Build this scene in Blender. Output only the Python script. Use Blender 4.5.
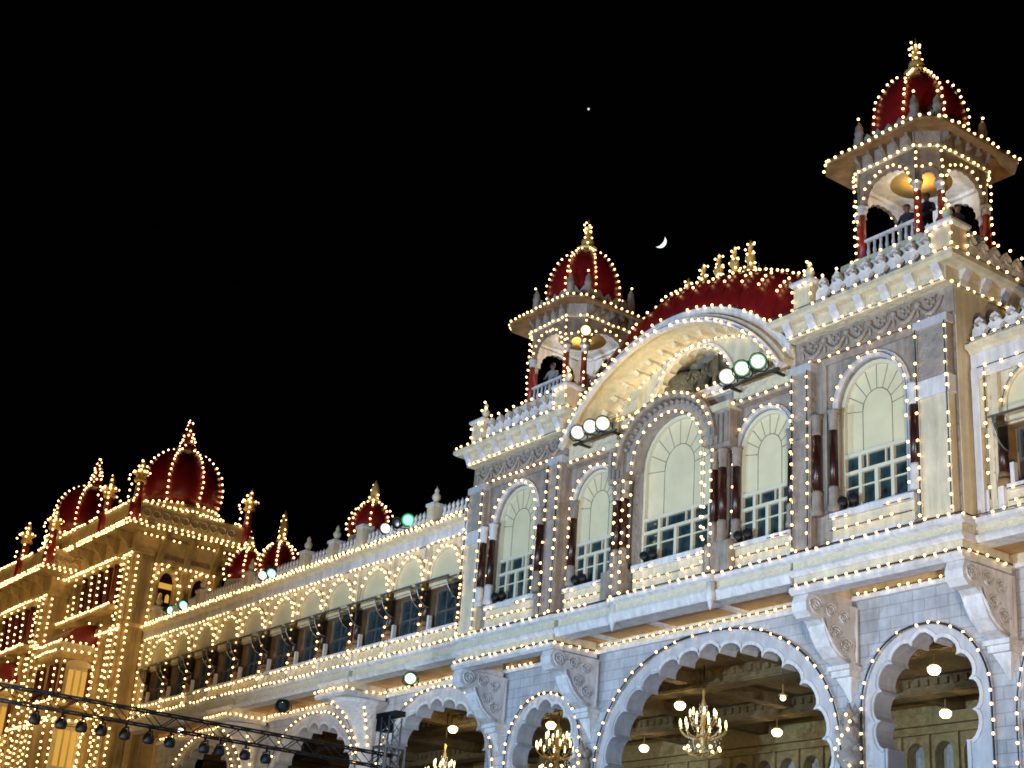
import bpy, bmesh, math, random
from mathutils import Vector, Matrix
from mathutils.geometry import tessellate_polygon
random.seed(7)
PI = math.pi
for o in list(bpy.data.objects): bpy.data.objects.remove(o)
scene = bpy.context.scene
C = scene.collection

# ------------------------------------------------------------------ camera, world, lamps, exposure
def cam_axes(yaw, pit, rol):
    cy, sy = math.cos(yaw), math.sin(yaw)
    f = Vector((-sy*math.cos(pit), cy*math.cos(pit), math.sin(pit)))
    r = Vector((cy, sy, 0)); u = r.cross(f)
    c, s = math.cos(rol), math.sin(rol)
    return c*r+s*u, -s*r+c*u, f
CR, CU, CF = cam_axes(math.radians(54.8116), math.radians(22.4395), math.radians(4.3385))
FPX = 1511.0
cam = bpy.data.cameras.new('camera'); camo = bpy.data.objects.new('camera', cam); C.objects.link(camo)
cam.sensor_width = 36.0; cam.lens = FPX/1024*36.0; cam.clip_start = 0.1; cam.clip_end = 5000
camo.matrix_world = Matrix(((CR.x, CU.x, -CF.x, 0), (CR.y, CU.y, -CF.y, 0), (CR.z, CU.z, -CF.z, 0), (0, 0, 0, 1)))
scene.camera = camo
w = bpy.data.worlds.new('World'); scene.world = w; w.use_nodes = True
bg = w.node_tree.nodes['Background']; bg.inputs[0].default_value = (0.02, 0.025, 0.05, 1); bg.inputs[1].default_value = 0.006
scene.view_settings.view_transform = 'Standard'; scene.view_settings.look = 'None'
scene.view_settings.exposure = 0.0; scene.view_settings.gamma = 1.0; scene.view_settings.use_curve_mapping = False
scene.cycles.use_denoising = True
scene.cycles.max_bounces = 6; scene.cycles.diffuse_bounces = 3; scene.cycles.glossy_bounces = 3
scene.cycles.sample_clamp_indirect = 4.0
scene.cycles.filter_width = 1.75

X0 = -33.7
def X(u): return u + X0
def spot(name, loc, target, col, power, size, blend=0.6, rad=0.35):
    l = bpy.data.lights.new(name, 'SPOT'); l.energy = power; l.color = col; l.spot_size = math.radians(size); l.spot_blend = blend; l.shadow_soft_size = rad
    o = bpy.data.objects.new(name, l); C.objects.link(o); o.location = loc
    o.rotation_euler = (Vector(target)-Vector(loc)).to_track_quat('-Z', 'Y').to_euler()
    return o
COOL = (0.53, 0.74, 1.0); WARM = (1.0, 0.66, 0.27)
LAMPS = [  # courtyard floodlights on masts, out of frame: location, target, colour, watts, cone
    ((-24, -4, 3.0), (-30, 31, 9), COOL, 37000, 75),
    ((-44, -4, 3.0), (-42, 31, 9.5), COOL, 23000, 70),
    ((-66, -2, 3.0), (-84, 28, 16), WARM, 12500, 50),
    ((-50, 5, 1.0), (-58, 31, 14.5), (1.0, 0.80, 0.52), 6500, 55),
    ((-38, 12, 1.0), (-76, 33, 17), WARM, 5500, 40),
    ((-6, 12, 0.5), (-30, 33, 20.5), (1.0, 0.68, 0.34), 13500, 44),
    ((-2, 8, 2.0), (-30, 32, 6.5), (0.72, 0.78, 1.0), 8500, 60),
]
for i, (l, t, c, p, s) in enumerate(LAMPS): spot('courtyard_flood_light', l, t, c, p, s)
def point(name, loc, col, power, rad=0.12):
    l = bpy.data.lights.new(name, 'POINT'); l.energy = power; l.color = col; l.shadow_soft_size = rad
    o = bpy.data.objects.new(name, l); C.objects.link(o); o.location = loc; return o

# ------------------------------------------------------------------ materials
def mat(name, col, rough=0.7, metal=0.0, bump=None, var=0.0, vscale=1.5, brick=None, relief=None, spec=None, coat=0.0, streak=0.0):
    m = bpy.data.materials.new(name); m.use_nodes = True
    nt = m.node_tree; N = nt.nodes; L = nt.links; b = N['Principled BSDF']
    b.inputs['Base Color'].default_value = (*col, 1); b.inputs['Roughness'].default_value = rough; b.inputs['Metallic'].default_value = metal
    if coat: b.inputs['Coat Weight'].default_value = coat
    geo = N.new('ShaderNodeTexCoord'); src = None; hsrc = None
    if brick:
        mp = N.new('ShaderNodeMapping'); mp.inputs['Rotation'].default_value = (PI/2, 0, 0); L.new(geo.outputs['Object'], mp.inputs[0])
        t = N.new('ShaderNodeTexBrick'); L.new(mp.outputs[0], t.inputs[0])
        t.inputs['Color1'].default_value = (*[c*1.06 for c in col], 1); t.inputs['Color2'].default_value = (*[c*0.9 for c in col], 1)
        t.inputs['Mortar'].default_value = (*[c*0.66 for c in col], 1); t.inputs['Scale'].default_value = 1.0
        t.inputs['Brick Width'].default_value = brick[0]; t.inputs['Row Height'].default_value = brick[1]; t.inputs['Mortar Size'].default_value = 0.016
        t.inputs['Mortar Smooth'].default_value = 0.3
        src = t.outputs['Color']; hsrc = t.outputs['Fac']
    if relief:      # carved ornament: scrolling relief
        v = N.new('ShaderNodeTexVoronoi'); v.feature = 'SMOOTH_F1'; v.inputs['Scale'].default_value = relief; L.new(geo.outputs['Object'], v.inputs['Vector'])
        wv = N.new('ShaderNodeTexNoise'); wv.inputs['Scale'].default_value = relief*1.4; wv.inputs['Detail'].default_value = 3; wv.inputs['Distortion'].default_value = 2.0; L.new(geo.outputs['Object'], wv.inputs['Vector'])
        mx = N.new('ShaderNodeMath'); mx.operation = 'ADD'; L.new(v.outputs['Distance'], mx.inputs[0]); L.new(wv.outputs['Fac'], mx.inputs[1])
        bp = N.new('ShaderNodeBump'); bp.inputs['Strength'].default_value = 1.0; bp.inputs['Distance'].default_value = 0.04; L.new(mx.outputs[0], bp.inputs['Height']); L.new(bp.outputs[0], b.inputs['Normal'])
    if var:
        n = N.new('ShaderNodeTexNoise'); n.inputs['Scale'].default_value = vscale; n.inputs['Detail'].default_value = 6; n.inputs['Roughness'].default_value = 0.65; L.new(geo.outputs['Object'], n.inputs['Vector'])
        r = N.new('ShaderNodeMapRange'); r.inputs[1].default_value = 0.3; r.inputs[2].default_value = 0.7; r.inputs[3].default_value = 1-var; r.inputs[4].default_value = 1+var*0.4
        L.new(n.outputs['Fac'], r.inputs[0])
        mu = N.new('ShaderNodeMix'); mu.data_type = 'RGBA'; mu.blend_type = 'MULTIPLY'; mu.inputs[0].default_value = 1.0
        if src: L.new(src, mu.inputs[6])
        else: mu.inputs[6].default_value = (*col, 1)
        L.new(r.outputs[0], mu.inputs[7]); L.new(mu.outputs[2], b.inputs['Base Color'])
    elif src: L.new(src, b.inputs['Base Color'])
    if streak:
        mp2 = N.new('ShaderNodeMapping'); mp2.inputs['Scale'].default_value = (2.6, 2.6, 0.28); L.new(geo.outputs['Object'], mp2.inputs[0])
        n3 = N.new('ShaderNodeTexNoise'); n3.inputs['Scale'].default_value = 1.6; n3.inputs['Detail'].default_value = 5; n3.inputs['Roughness'].default_value = 0.7; L.new(mp2.outputs[0], n3.inputs['Vector'])
        r3 = N.new('ShaderNodeMapRange'); r3.inputs[1].default_value = 0.35; r3.inputs[2].default_value = 0.62; r3.inputs[3].default_value = 1-streak; r3.inputs[4].default_value = 1.0; L.new(n3.outputs['Fac'], r3.inputs[0])
        mu3 = N.new('ShaderNodeMix'); mu3.data_type = 'RGBA'; mu3.blend_type = 'MULTIPLY'; mu3.inputs[0].default_value = 1.0
        src_ = b.inputs['Base Color'].links[0].from_socket if b.inputs['Base Color'].links else None
        if src_: L.new(src_, mu3.inputs[6])
        else: mu3.inputs[6].default_value = (*col, 1)
        L.new(r3.outputs[0], mu3.inputs[7]); L.new(mu3.outputs[2], b.inputs['Base Color'])
    if bump and not relief:
        n2 = N.new('ShaderNodeTexNoise'); n2.inputs['Scale'].default_value = bump[0]; n2.inputs['Detail'].default_value = 4; L.new(geo.outputs['Object'], n2.inputs['Vector'])
        bp = N.new('ShaderNodeBump'); bp.inputs['Strength'].default_value = 0.6; bp.inputs['Distance'].default_value = bump[1]; L.new(n2.outputs['Fac'], bp.inputs['Height']); L.new(bp.outputs[0], b.inputs['Normal'])
    return m
def emit(name, col, s):
    m = bpy.data.materials.new(name); m.use_nodes = True; nt = m.node_tree
    b = nt.nodes['Principled BSDF']; b.inputs['Base Color'].default_value = (0, 0, 0, 1)
    b.inputs['Emission Color'].default_value = (*col, 1); b.inputs['Emission Strength'].default_value = s
    return m
M = dict(
    block=mat('block_stone', (0.50, 0.52, 0.55), 0.85, brick=(0.78, 0.33), var=0.28, vscale=1.6, streak=0.22),
    smooth=mat('dressed_stone', (0.56, 0.57, 0.60), 0.8, streak=0.2, var=0.2, vscale=2.0, bump=(18, 0.01)),
    white=mat('white_plaster', (0.78, 0.78, 0.78), 0.7, streak=0.28, var=0.16, vscale=2.2, bump=(25, 0.008)),
    cream=mat('cream_plaster', (0.74, 0.67, 0.48), 0.75, streak=0.25, var=0.18, vscale=1.8, bump=(20, 0.01)),
    creamrelief=mat('cream_relief_plaster', (0.70, 0.64, 0.46), 0.75, relief=7.0, var=0.15),
    greystone=mat('grey_carved_stone', (0.36, 0.32, 0.28), 0.85, relief=5.0, var=0.3, vscale=3),
    greyplain=mat('grey_stone', (0.38, 0.33, 0.28), 0.85, streak=0.4, var=0.35, vscale=2.5, bump=(16, 0.02)),
    whiterelief=mat('white_carved_plaster', (0.74, 0.73, 0.71), 0.75, relief=6.0, var=0.15),
    maroon=mat('maroon_polished_stone', (0.035, 0.008, 0.006), 0.3, var=0.3, vscale=6),
    darkred=mat('dark_red_painted_shaft', (0.13, 0.015, 0.012), 0.45, var=0.3, vscale=5),
    redcol=mat('red_painted_shaft', (0.28, 0.02, 0.018), 0.4, var=0.2, vscale=5),
    red=mat('red_dome_paint', (0.20, 0.008, 0.008), 0.38, var=0.3, vscale=1.6, bump=(4, 0.02)),
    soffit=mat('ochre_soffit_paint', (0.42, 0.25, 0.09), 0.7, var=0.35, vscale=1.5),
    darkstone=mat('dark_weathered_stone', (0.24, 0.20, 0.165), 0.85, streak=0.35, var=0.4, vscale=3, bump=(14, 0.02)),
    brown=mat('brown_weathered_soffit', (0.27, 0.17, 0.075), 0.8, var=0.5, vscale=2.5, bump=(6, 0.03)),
    gold=mat('gilt_metal', (0.72, 0.50, 0.18), 0.4, metal=0.3),
    panel=mat('pale_green_cream_panel', (0.72, 0.66, 0.43), 0.6, var=0.12, vscale=1.2),
    frame=mat('cream_window_frame', (0.68, 0.66, 0.50), 0.55, var=0.1),
    line=mat('grey_glazing_bar', (0.22, 0.20, 0.15), 0.7),
    glass=mat('dark_window_glass', (0.028, 0.058, 0.066), 0.08, var=0.9, vscale=2.2, bump=(1.2, 0.05)),  # uneven teal in the colour stands in for reflections on the glass
    cable=mat('black_cable', (0.012, 0.012, 0.012), 0.6),
    iron=mat('dark_steel', (0.008, 0.008, 0.009), 0.6),
    steel=mat('grey_steel', (0.35, 0.37, 0.40), 0.35, metal=0.8),
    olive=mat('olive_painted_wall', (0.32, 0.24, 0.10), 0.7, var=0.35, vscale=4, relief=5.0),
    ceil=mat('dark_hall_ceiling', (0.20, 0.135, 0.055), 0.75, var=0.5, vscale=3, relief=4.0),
    curtain=mat('grey_curtain', (0.42, 0.42, 0.40), 0.9, var=0.3, vscale=5),
    golden=mat('sand_plaster', (0.48, 0.36, 0.17), 0.75, streak=0.4, var=0.35, vscale=1.2, bump=(14, 0.015)),
    goldrelief=mat('sand_relief_plaster', (0.60, 0.46, 0.23), 0.75, relief=4.0, var=0.35),
    kceil=mat('ochre_ceiling', (0.70, 0.40, 0.08), 0.7, var=0.15),
    ground=mat('courtyard_paving', (0.16, 0.15, 0.14), 0.85, var=0.3, vscale=0.8, bump=(9, 0.01)),
    skin=mat('skin', (0.20, 0.10, 0.06), 0.6), hair=mat('black_hair', (0.01, 0.009, 0.008), 0.5),
    shirt=mat('dark_cloth', (0.03, 0.03, 0.045), 0.9), shirt2=mat('blue_cloth', (0.10, 0.16, 0.30), 0.9), shirt3=mat('grey_cloth', (0.28, 0.27, 0.26), 0.9),
    crystal=mat('cut_crystal', (0.85, 0.82, 0.72), 0.15),
    black=mat('unlit_black', (0.0, 0.0, 0.0), 1.0),
    bulb=emit('warm_bulb_light', (1.0, 0.60, 0.23), 6.5),
    globe=emit('warm_globe_light', (1.0, 0.86, 0.48), 5.0),
    flame=emit('candle_bulb_light', (1.0, 0.76, 0.36), 5.0),
    floodw=emit('white_flood_lens', (1.0, 1.0, 0.86), 9.0),
    floodg=emit('green_white_flood_lens', (0.80, 1.0, 0.80), 8.0),
    floodgreen=emit('green_flood_lens', (0.14, 1.0, 0.32), 4.0),
    floodteal=emit('teal_flood_lens', (0.30, 1.0, 0.88), 3.5),
    floody=emit('yellow_flood_lens', (1.0, 0.80, 0.36), 8.0),
    litwin=emit('lit_window_glass', (1.0, 0.52, 0.08), 0.7),
    moonlit=emit('sunlit_moon', (0.86, 1.0, 1.0), 1.6), star=emit('starlight', (1.0, 0.95, 0.85), 1.0),
)
sm = bpy.data.materials.new('smoky_awning_sheet'); sm.use_nodes = True
_b = sm.node_tree.nodes['Principled BSDF']; _b.inputs['Base Color'].default_value = (0.02, 0.02, 0.012, 1); _b.inputs['Roughness'].default_value = 0.15; _b.inputs['Alpha'].default_value = 0.5
M['smoke'] = sm

# ------------------------------------------------------------------ mesh builder
class MB:
    def __init__(s, T=None):
        s.v = []; s.f = []; s.T = T or Matrix.Identity(4); s.sm = []
    def add(s, vs, fs, smooth=False):
        b = len(s.v); T = s.T
        s.v += [T @ Vector(v) for v in vs]
        s.f += [[i+b for i in f] for f in fs]; s.sm += [smooth]*len(fs)
    def box(s, x0, x1, y0, y1, z0, z1):
        s.add([(x0,y0,z0),(x1,y0,z0),(x1,y1,z0),(x0,y1,z0),(x0,y0,z1),(x1,y0,z1),(x1,y1,z1),(x0,y1,z1)],
              [(0,3,2,1),(4,5,6,7),(0,1,5,4),(1,2,6,5),(2,3,7,6),(3,0,4,7)]); return s
    def plate(s, outer, holes, y0, y1):          # outline in x,z extruded along y
        polys = [outer]+list(holes); flat = [p for q in polys for p in q]; n = len(flat)
        tri = tessellate_polygon([[Vector((p[0], p[1], 0)) for p in q] for q in polys])
        vs = [(p[0], y0, p[1]) for p in flat]+[(p[0], y1, p[1]) for p in flat]
        fs = [tuple(t) for t in tri]+[tuple(i+n for i in reversed(t)) for t in tri]
        k = 0
        for q in polys:
            m = len(q)
            for i in range(m):
                a = k+i; b2 = k+(i+1) % m; fs.append((a, b2, b2+n, a+n))
            k += m
        s.add(vs, fs); return s
    def profx(s, prof, x0, x1):                  # outline in y,z extruded along x
        n = len(prof); tri = tessellate_polygon([[Vector((p[0], p[1], 0)) for p in prof]])
        vs = [(x0, *p) for p in prof]+[(x1, *p) for p in prof]
        fs = [tuple(t) for t in tri]+[tuple(i+n for i in reversed(t)) for t in tri]+[(i, (i+1) % n, (i+1) % n+n, i+n) for i in range(n)]
        s.add(vs, fs); return s
    def prism(s, poly, z0, z1):                  # outline in x,y
        n = len(poly); vs = [(*p, z0) for p in poly]+[(*p, z1) for p in poly]
        s.add(vs, [tuple(range(n))[::-1], tuple(range(n, 2*n))]+[(i, (i+1) % n, (i+1) % n+n, i+n) for i in range(n)]); return s
    def loft(s, rings, caps=True, smooth=False):
        n = len(rings[0]); vs = [p for r in rings for p in r]; fs = []
        for k in range(len(rings)-1):
            for i in range(n):
                fs.append((k*n+i, k*n+(i+1) % n, (k+1)*n+(i+1) % n, (k+1)*n+i))
        if caps: fs += [tuple(range(n))[::-1], tuple(range((len(rings)-1)*n, len(rings)*n))]
        s.add(vs, fs, smooth); return s
    def lathe(s, prof, c, n=12, ph=0.0, smooth=True):
        cx, cy, cz = c
        s.loft([[(cx+r*math.cos(2*PI*i/n+ph), cy+r*math.sin(2*PI*i/n+ph), cz+z) for i in range(n)] for r, z in prof], True, smooth); return s
    def ball(s, c, r, n=8, sq=1.0):
        k = max(4, n//2+1)
        return s.lathe([(max(1e-4, r*math.sin(PI*j/k)), -r*sq*math.cos(PI*j/k)) for j in range(k+1)], c, n)
    def tube(s, pts, r, n=5, smooth=True):
        pts = [Vector(p) for p in pts]; rings = []
        for i, p in enumerate(pts):
            d = (pts[min(i+1, len(pts)-1)]-pts[max(i-1, 0)])
            if d.length < 1e-9: d = Vector((0, 0, 1))
            d.normalize(); a = Vector((0, 0, 1)) if abs(d.z) < 0.9 else Vector((1, 0, 0))
            e = d.cross(a).normalized(); g = d.cross(e); rr = r[i] if isinstance(r, (list, tuple)) else r
            rings.append([tuple(p+e*rr*math.cos(2*PI*k/n)+g*rr*math.sin(2*PI*k/n)) for k in range(n)])
        s.loft(rings, True, smooth); return s
    def mesh(s, name, m):
        me = bpy.data.meshes.new(name); me.from_pydata([tuple(v) for v in s.v], [], s.f); me.materials.append(m)
        me.polygons.foreach_set('use_smooth', s.sm); me.update(); return me
    def build(s, name, m, parent=None):
        off = Vector((0, 0, 0)); p = parent
        while p is not None: off += Vector(p.location); p = p.parent
        if off.length: s.v = [v-off for v in s.v]
        me = s.mesh(name, M[m] if isinstance(m, str) else m)
        o = bpy.data.objects.new(name, me); C.objects.link(o); o.parent = parent; return o
def thing(name, label, cat, loc=(0, 0, 0), group=None):
    o = bpy.data.objects.new(name, None); C.objects.link(o); o.location = loc; o.empty_display_size = 0.3
    o['label'] = label; o['category'] = cat
    if group: o['group'] = group
    return o
def tag(o, label, cat, group=None):
    o['label'] = label; o['category'] = cat
    if group: o['group'] = group
    return o
def struct(o): o['kind'] = 'structure'; return o
def inst(me, name, parent, loc):
    o = bpy.data.objects.new(name, me); C.objects.link(o); o.parent = parent
    off = Vector((0, 0, 0)); p = parent
    while p is not None: off += Vector(p.location); p = p.parent
    o.location = Vector(loc)-off; return o
def sideT(x, y): # local frame on a wall facing +X : local x -> +Y, local y (into the wall) -> -X
    return Matrix(((0, -1, 0, x), (1, 0, 0, y), (0, 0, 1, 0), (0, 0, 0, 1)))

# outlines
def arch(cx, wd, zb, zs, za, n=14, point=0.0):
    h = wd/2; pts = [(cx-h, zb)]
    for i in range(n+1):
        a = PI-PI*i/n; x = h*math.cos(a); z = zs+(za-zs)*math.sin(a)
        if point: z += point*max(0, 1-abs(x)/(h*0.4))**1.5
        pts.append((cx+x, z))
    pts.append((cx+h, zb)); return pts
def arc_pts(cx, wd, zs, za, n=14):
    return [(cx+wd/2*math.cos(PI-PI*i/n), zs+(za-zs)*math.sin(PI*i/n)) for i in range(n+1)]
def superarc(cx, a, zc, b, ex, a0=0.0, n=160):
    r = []
    for i in range(n+1):
        t = PI+a0-(PI+2*a0)*i/n; c, s = math.cos(t), math.sin(t)
        r.append((cx+a*math.copysign(abs(c)**(2/ex), c), zc+b*math.copysign(abs(s)**(2/ex), s)))
    return r
def foils(base, nl, h, zb, m=7, tip=0.0):
    L = [0.0]
    for p, q in zip(base, base[1:]): L.append(L[-1]+math.dist(p, q))
    def at(t):
        d = t*L[-1]
        for i in range(len(base)-1):
            if L[i+1] >= d:
                k = (d-L[i])/max(1e-9, L[i+1]-L[i]); return (base[i][0]+(base[i+1][0]-base[i][0])*k, base[i][1]+(base[i+1][1]-base[i][1])*k)
        return base[-1]
    pts = [(at(0)[0], zb)]
    for k in range(nl):
        p, q = at(k/nl), at((k+1)/nl); dx, dz = q[0]-p[0], q[1]-p[1]; l = math.hypot(dx, dz); nx, nz = -dz/l, dx/l
        for j in range(m):
            t = j/m; a = PI*t; e = 0.5-0.5*math.cos(a)*1.0; bul = h*l*math.sin(a)**0.8
            if tip and k == nl//2: bul += tip*max(0, 1-abs(t-0.5)*5)
            pts.append((p[0]+dx*e+nx*bul, p[1]+dz*e+nz*bul))
    pts.append(at(1)); pts.append((at(1)[0], zb)); return pts
def offset(pts, d):
    n = len(pts); out = []
    for i in range(n):
        p, a, b = pts[i], pts[max(0, i-1)], pts[min(n-1, i+1)]
        dx, dz = b[0]-a[0], b[1]-a[1]; l = math.hypot(dx, dz) or 1
        out.append((p[0]-dz/l*d, p[1]+dx/l*d))
    return out

# ------------------------------------------------------------------ festoon lights
bulbs = {}
def bulb_mesh(r):
    if r not in bulbs:
        bm = bmesh.new(); bmesh.ops.create_icosphere(bm, subdivisions=1, radius=r)
        me = bpy.data.meshes.new('bulb'); bm.to_mesh(me); bm.free(); me.materials.append(M['bulb']); me.polygons.foreach_set('use_smooth', [True]*len(me.polygons)); bulbs[r] = me
    return bulbs[r]
NB = [0]
def sample(pts, sp, jit=0.12, dead=0.05):
    pts = [Vector(p) for p in pts]; out = []; d = sp*0.5; acc = 0
    for a, b in zip(pts, pts[1:]):
        l = (b-a).length
        while d <= acc+l:
            if random.random() > dead:
                p = a.lerp(b, (d-acc)/l if l else 0)
                out.append(p+Vector((random.uniform(-1, 1), random.uniform(-1, 0.2), random.uniform(-1, 1)))*0.03)
            d += sp*(1+random.uniform(-jit, jit))
        acc += l
    return out
def festoon(label, runs, sp=0.36, r=0.05, group='strings of warm bulbs on the palace', wire=0.014, limit=100, dead=0.05):
    if runs and not isinstance(runs[0][0], (tuple, list, Vector)): runs = [runs]
    base = Vector(runs[0][0]); t = thing('festoon_light', label, 'string lights', base, group)
    if wire:
        for q in runs: MB().tube(q, wire, 4).build('cable', 'cable', t)
    pos = [p for q in runs for p in sample(q, sp, dead=dead)]
    if len(pos) > limit:
        pos.sort(key=lambda p: (p @ CF)); rest = pos[limit:]; pos = pos[:limit]
        mb = MB(); ico = bulb_mesh(r)
        for p in rest: mb.add([tuple(v.co+p) for v in ico.vertices], [tuple(f.vertices) for f in ico.polygons], True)
        s = mb.build('bulbs', 'bulb', t); s['kind'] = 'stuff'
    for p in pos: inst(bulb_mesh(r), 'bulb', t, p)
    NB[0] += len(pos); return t
def V3(pts, y): return [(p[0], y, p[1]) for p in pts]

# ------------------------------------------------------------------ ground
g = MB().box(-900, 700, -500, 900, -2.1, -1.6).build('courtyard_ground', 'ground'); struct(g)

YW = 32.0      # ground floor wall face
YF = 30.15     # upper floor wall face
# ------------------------------------------------------------------ PAVILION
pav = thing('palace_pavilion', 'white twin-towered palace pavilion with gabled red roof between rooftop kiosks', 'palace', (X0, 36, -1.6))
big = foils(superarc(X(0), 4.66, 6.6, 3.88, 2.2), 15, 0.34, -1.5, tip=0.08)
smallR = foils(superarc(X(8.15), 1.48, 8.0, 1.72, 2.1, 0.55), 9, 0.36, 6.3, tip=0.08)
smallL = foils(superarc(X(-8.15), 1.48, 8.0, 1.72, 2.1, 0.55), 9, 0.36, 6.3, tip=0.08)
def widen(sm_, c):   # below the neck the small arch drops to the floor
    return [(sm_[0][0], -1.5)]+sm_[1:-1]+[(sm_[-1][0], -1.5)]
smallR = widen(smallR, X(8.15)); smallL = widen(smallL, X(-8.15))
MB().plate([(X(-11.6), -1.6), (X(11.05), -1.6), (X(11.05), 11.6), (X(-11.6), 11.6)], [[(p[0], max(p[1], -1.49)) for p in offset(q_, 0.06)] for q_ in (big, smallR, smallL)], YW, YW+0.6).build('arcade_wall', 'block', pav)
for nm, o, a, zc, b, ex, a0 in (('big', big, 5.22, 7.0, 4.12, 2.2, 0), ('r', smallR, 2.05, 8.1, 2.08, 2.1, 0), ('l', smallL, 2.05, 8.1, 2.08, 2.1, 0)):
    cx = X({'big': 0, 'r': 8.15, 'l': -8.15}[nm]); sa = superarc(cx, a, zc, b, ex, 0, 60)
    outer = [(sa[0][0], -1.45)]+sa+[(sa[-1][0], -1.45)]
    bd = MB().plate(outer, [[(p[0], max(p[1], -1.40)) for p in offset(o, 0.0)]], YW-0.04, YW+0.62).build('arch_band', 'smooth', pav)
    MB().plate([(p[0], max(p[1], -1.38)) for p in offset(o, 0.11)], [[(p[0], max(p[1], -1.36)) for p in o]], YW-0.08, YW-0.041).build('arch_trim', 'white', bd)
# wall band under the ledge
MB().box(X(-11.5), X(11.05), YW-0.10, YW-0.002, 11.32, 11.58).build('wall_band', 'cream', pav)
MB().box(X(-11.5), X(11.05), YW-0.16, YW-0.002, 11.20, 11.315).build('band_moulding', 'white', pav)
# ledge
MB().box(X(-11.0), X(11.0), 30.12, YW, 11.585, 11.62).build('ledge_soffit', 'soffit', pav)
for s in (-1, 1):     # thin soffit ribs
    for k in (1.6, 4.4):
        MB().box(X(s*k)-0.12, X(s*k)+0.12, 30.12, YW-0.1, 11.50, 11.584).build('soffit_rib', 'white', pav)
def ledge(u0, u1, yf, parent, low, mz=11.55):
    a, b = X(u0), X(u1)
    MB().profx([(yf-0.14, 12.04), (yf-0.14, 12.16), (yf+0.6, 12.17), (yf+0.6, 11.98), (yf, 11.98)], a-0.1, b+0.1).build('ledge_cornice', 'white', parent)
    MB().box(a, b, yf, yf+0.6, 11.74, 11.978).build('patterned_band', 'creamrelief', parent)
    MB().profx([(yf-0.13, 11.66), (yf-0.10, 11.73), (yf+0.55, 11.738), (yf+0.55, mz), (yf-0.02, mz), (yf-0.06, mz+0.05)], a-0.06, b+0.06).build('ledge_moulding', 'white', parent)
    if low:
        MB().box(a+0.02, b-0.02, yf+0.01, yf+0.42, 11.24, 11.548).build('ledge_beam', 'cream', parent)
        MB().profx([(yf-0.12, 11.12), (yf-0.10, 11.235), (yf+0.42, 11.238), (yf+0.42, 11.04), (yf-0.02, 11.04)], a-0.05, b+0.05).build('beam_lip', 'white', parent)
        for e in (a+0.01, b-0.41):
            MB().box(e, e+0.4, yf+0.43, YW-0.17, 11.24, 11.58).build('beam_return', 'cream', parent)
            MB().box(e-0.05, e+0.45, yf+0.43, YW-0.17, 11.06, 11.238).build('return_lip', 'white', parent)
ledge(5.35, 11.05, 29.97, pav, True); ledge(-11.05, -5.35, 29.97, pav, True); ledge(-5.2, 5.2, 30.02, pav, False, 11.42)
LM = MB(); a_, b_ = X(-2.2), X(2.2)
LM.profx([(29.72, 12.05), (29.72, 12.165), (30.0, 12.175), (30.0, 11.985), (29.86, 11.985)], a_-0.1, b_+0.1).build('ledge_cornice', 'white', pav)
MB().box(a_, b_, 29.86, 30.015, 11.745, 11.984).build('patterned_band', 'creamrelief', pav)
MB().profx([(29.73, 11.65), (29.76, 11.735), (30.012, 11.744), (30.012, 11.41), (29.84, 11.41), (29.80, 11.46)], a_-0.06, b_+0.06).build('ledge_moulding', 'white', pav)
for u in (-2.2, 2.2):
    MB().lathe([(0.01, 11.12), (0.06, 11.22), (0.09, 11.36), (0.15, 11.42), (0.17, 11.6), (0.12, 11.72), (0.12, 11.95)], (X(u), 29.85, 0), 8).build('ledge_pendant', 'white', pav)
# scroll brackets
def bracket_me(T=None):
    y = YW
    mb = MB(T)
    prof = [(y-2.0, 11.03), (y, 11.03), (y, 9.35), (y-0.42, 9.36), (y-0.85, 9.50), (y-1.15, 9.75), (y-1.33, 10.05), (y-1.40, 10.30), (y-1.62, 10.40), (y-1.90, 10.42), (y-2.07, 10.58), (y-2.1, 10.8)]
    mb.profx(prof, -0.27, 0.27); return mb
def bracket(u, parent):
    T = Matrix.Translation((X(u), 0, 0))
    b = bracket_me(T).build('scroll_bracket', 'white', parent)
    mb = MB(T)
    for x0 in (-0.33, 0.272):
        for (cy, cz, r) in ((YW-1.76, 10.74, 0.27), (YW-1.15, 10.72, 0.22), (YW-0.62, 10.62, 0.2), (YW-0.55, 9.85, 0.24), (YW-0.95, 10.15, 0.22)):
            ring = []
            for k in range(22):
                a = k*0.62; rr = r*(1-k/26); ring.append((x0+0.03, cy+rr*math.cos(a), cz+rr*math.sin(a)))
            mb.tube(ring, 0.035, 5)
        mb.tube([(x0+0.03, YW-0.1, 10.95), (x0+0.03, YW-0.12, 9.9), (x0+0.03, YW-0.14, 9.45)], 0.05, 5)
        mb.tube([(x0+0.03, YW-1.45, 10.45), (x0+0.03, YW-1.3, 10.1), (x0+0.03, YW-1.08, 9.8), (x0+0.03, YW-0.8, 9.58), (x0+0.03, YW-0.4, 9.45)], 0.05, 5)
    mb.build('scroll_carving', 'white', b)
    mb = MB(T); mb.box(-0.40, 0.40, YW-0.56, YW-0.002, 9.22, 9.348).box(-0.33, 0.33, YW-0.46, YW-0.002, 9.05, 9.219)
    mb.loft([[(-0.28, YW-0.33, 9.049), (0.28, YW-0.33, 9.049), (0.28, YW-0.002, 9.049), (-0.28, YW-0.002, 9.049)], [(-0.13, YW-0.18, 8.72), (0.13, YW-0.18, 8.72), (0.13, YW-0.002, 8.72), (-0.13, YW-0.002, 8.72)], [(-0.03, YW-0.05, 8.42), (0.03, YW-0.05, 8.42), (0.03, YW-0.002, 8.42), (-0.03, YW-0.002, 8.42)]])
    mb.build('bracket_drop', 'white', b)
for u in (5.62, 10.78, -5.62, -10.78): bracket(u, pav)
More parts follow.
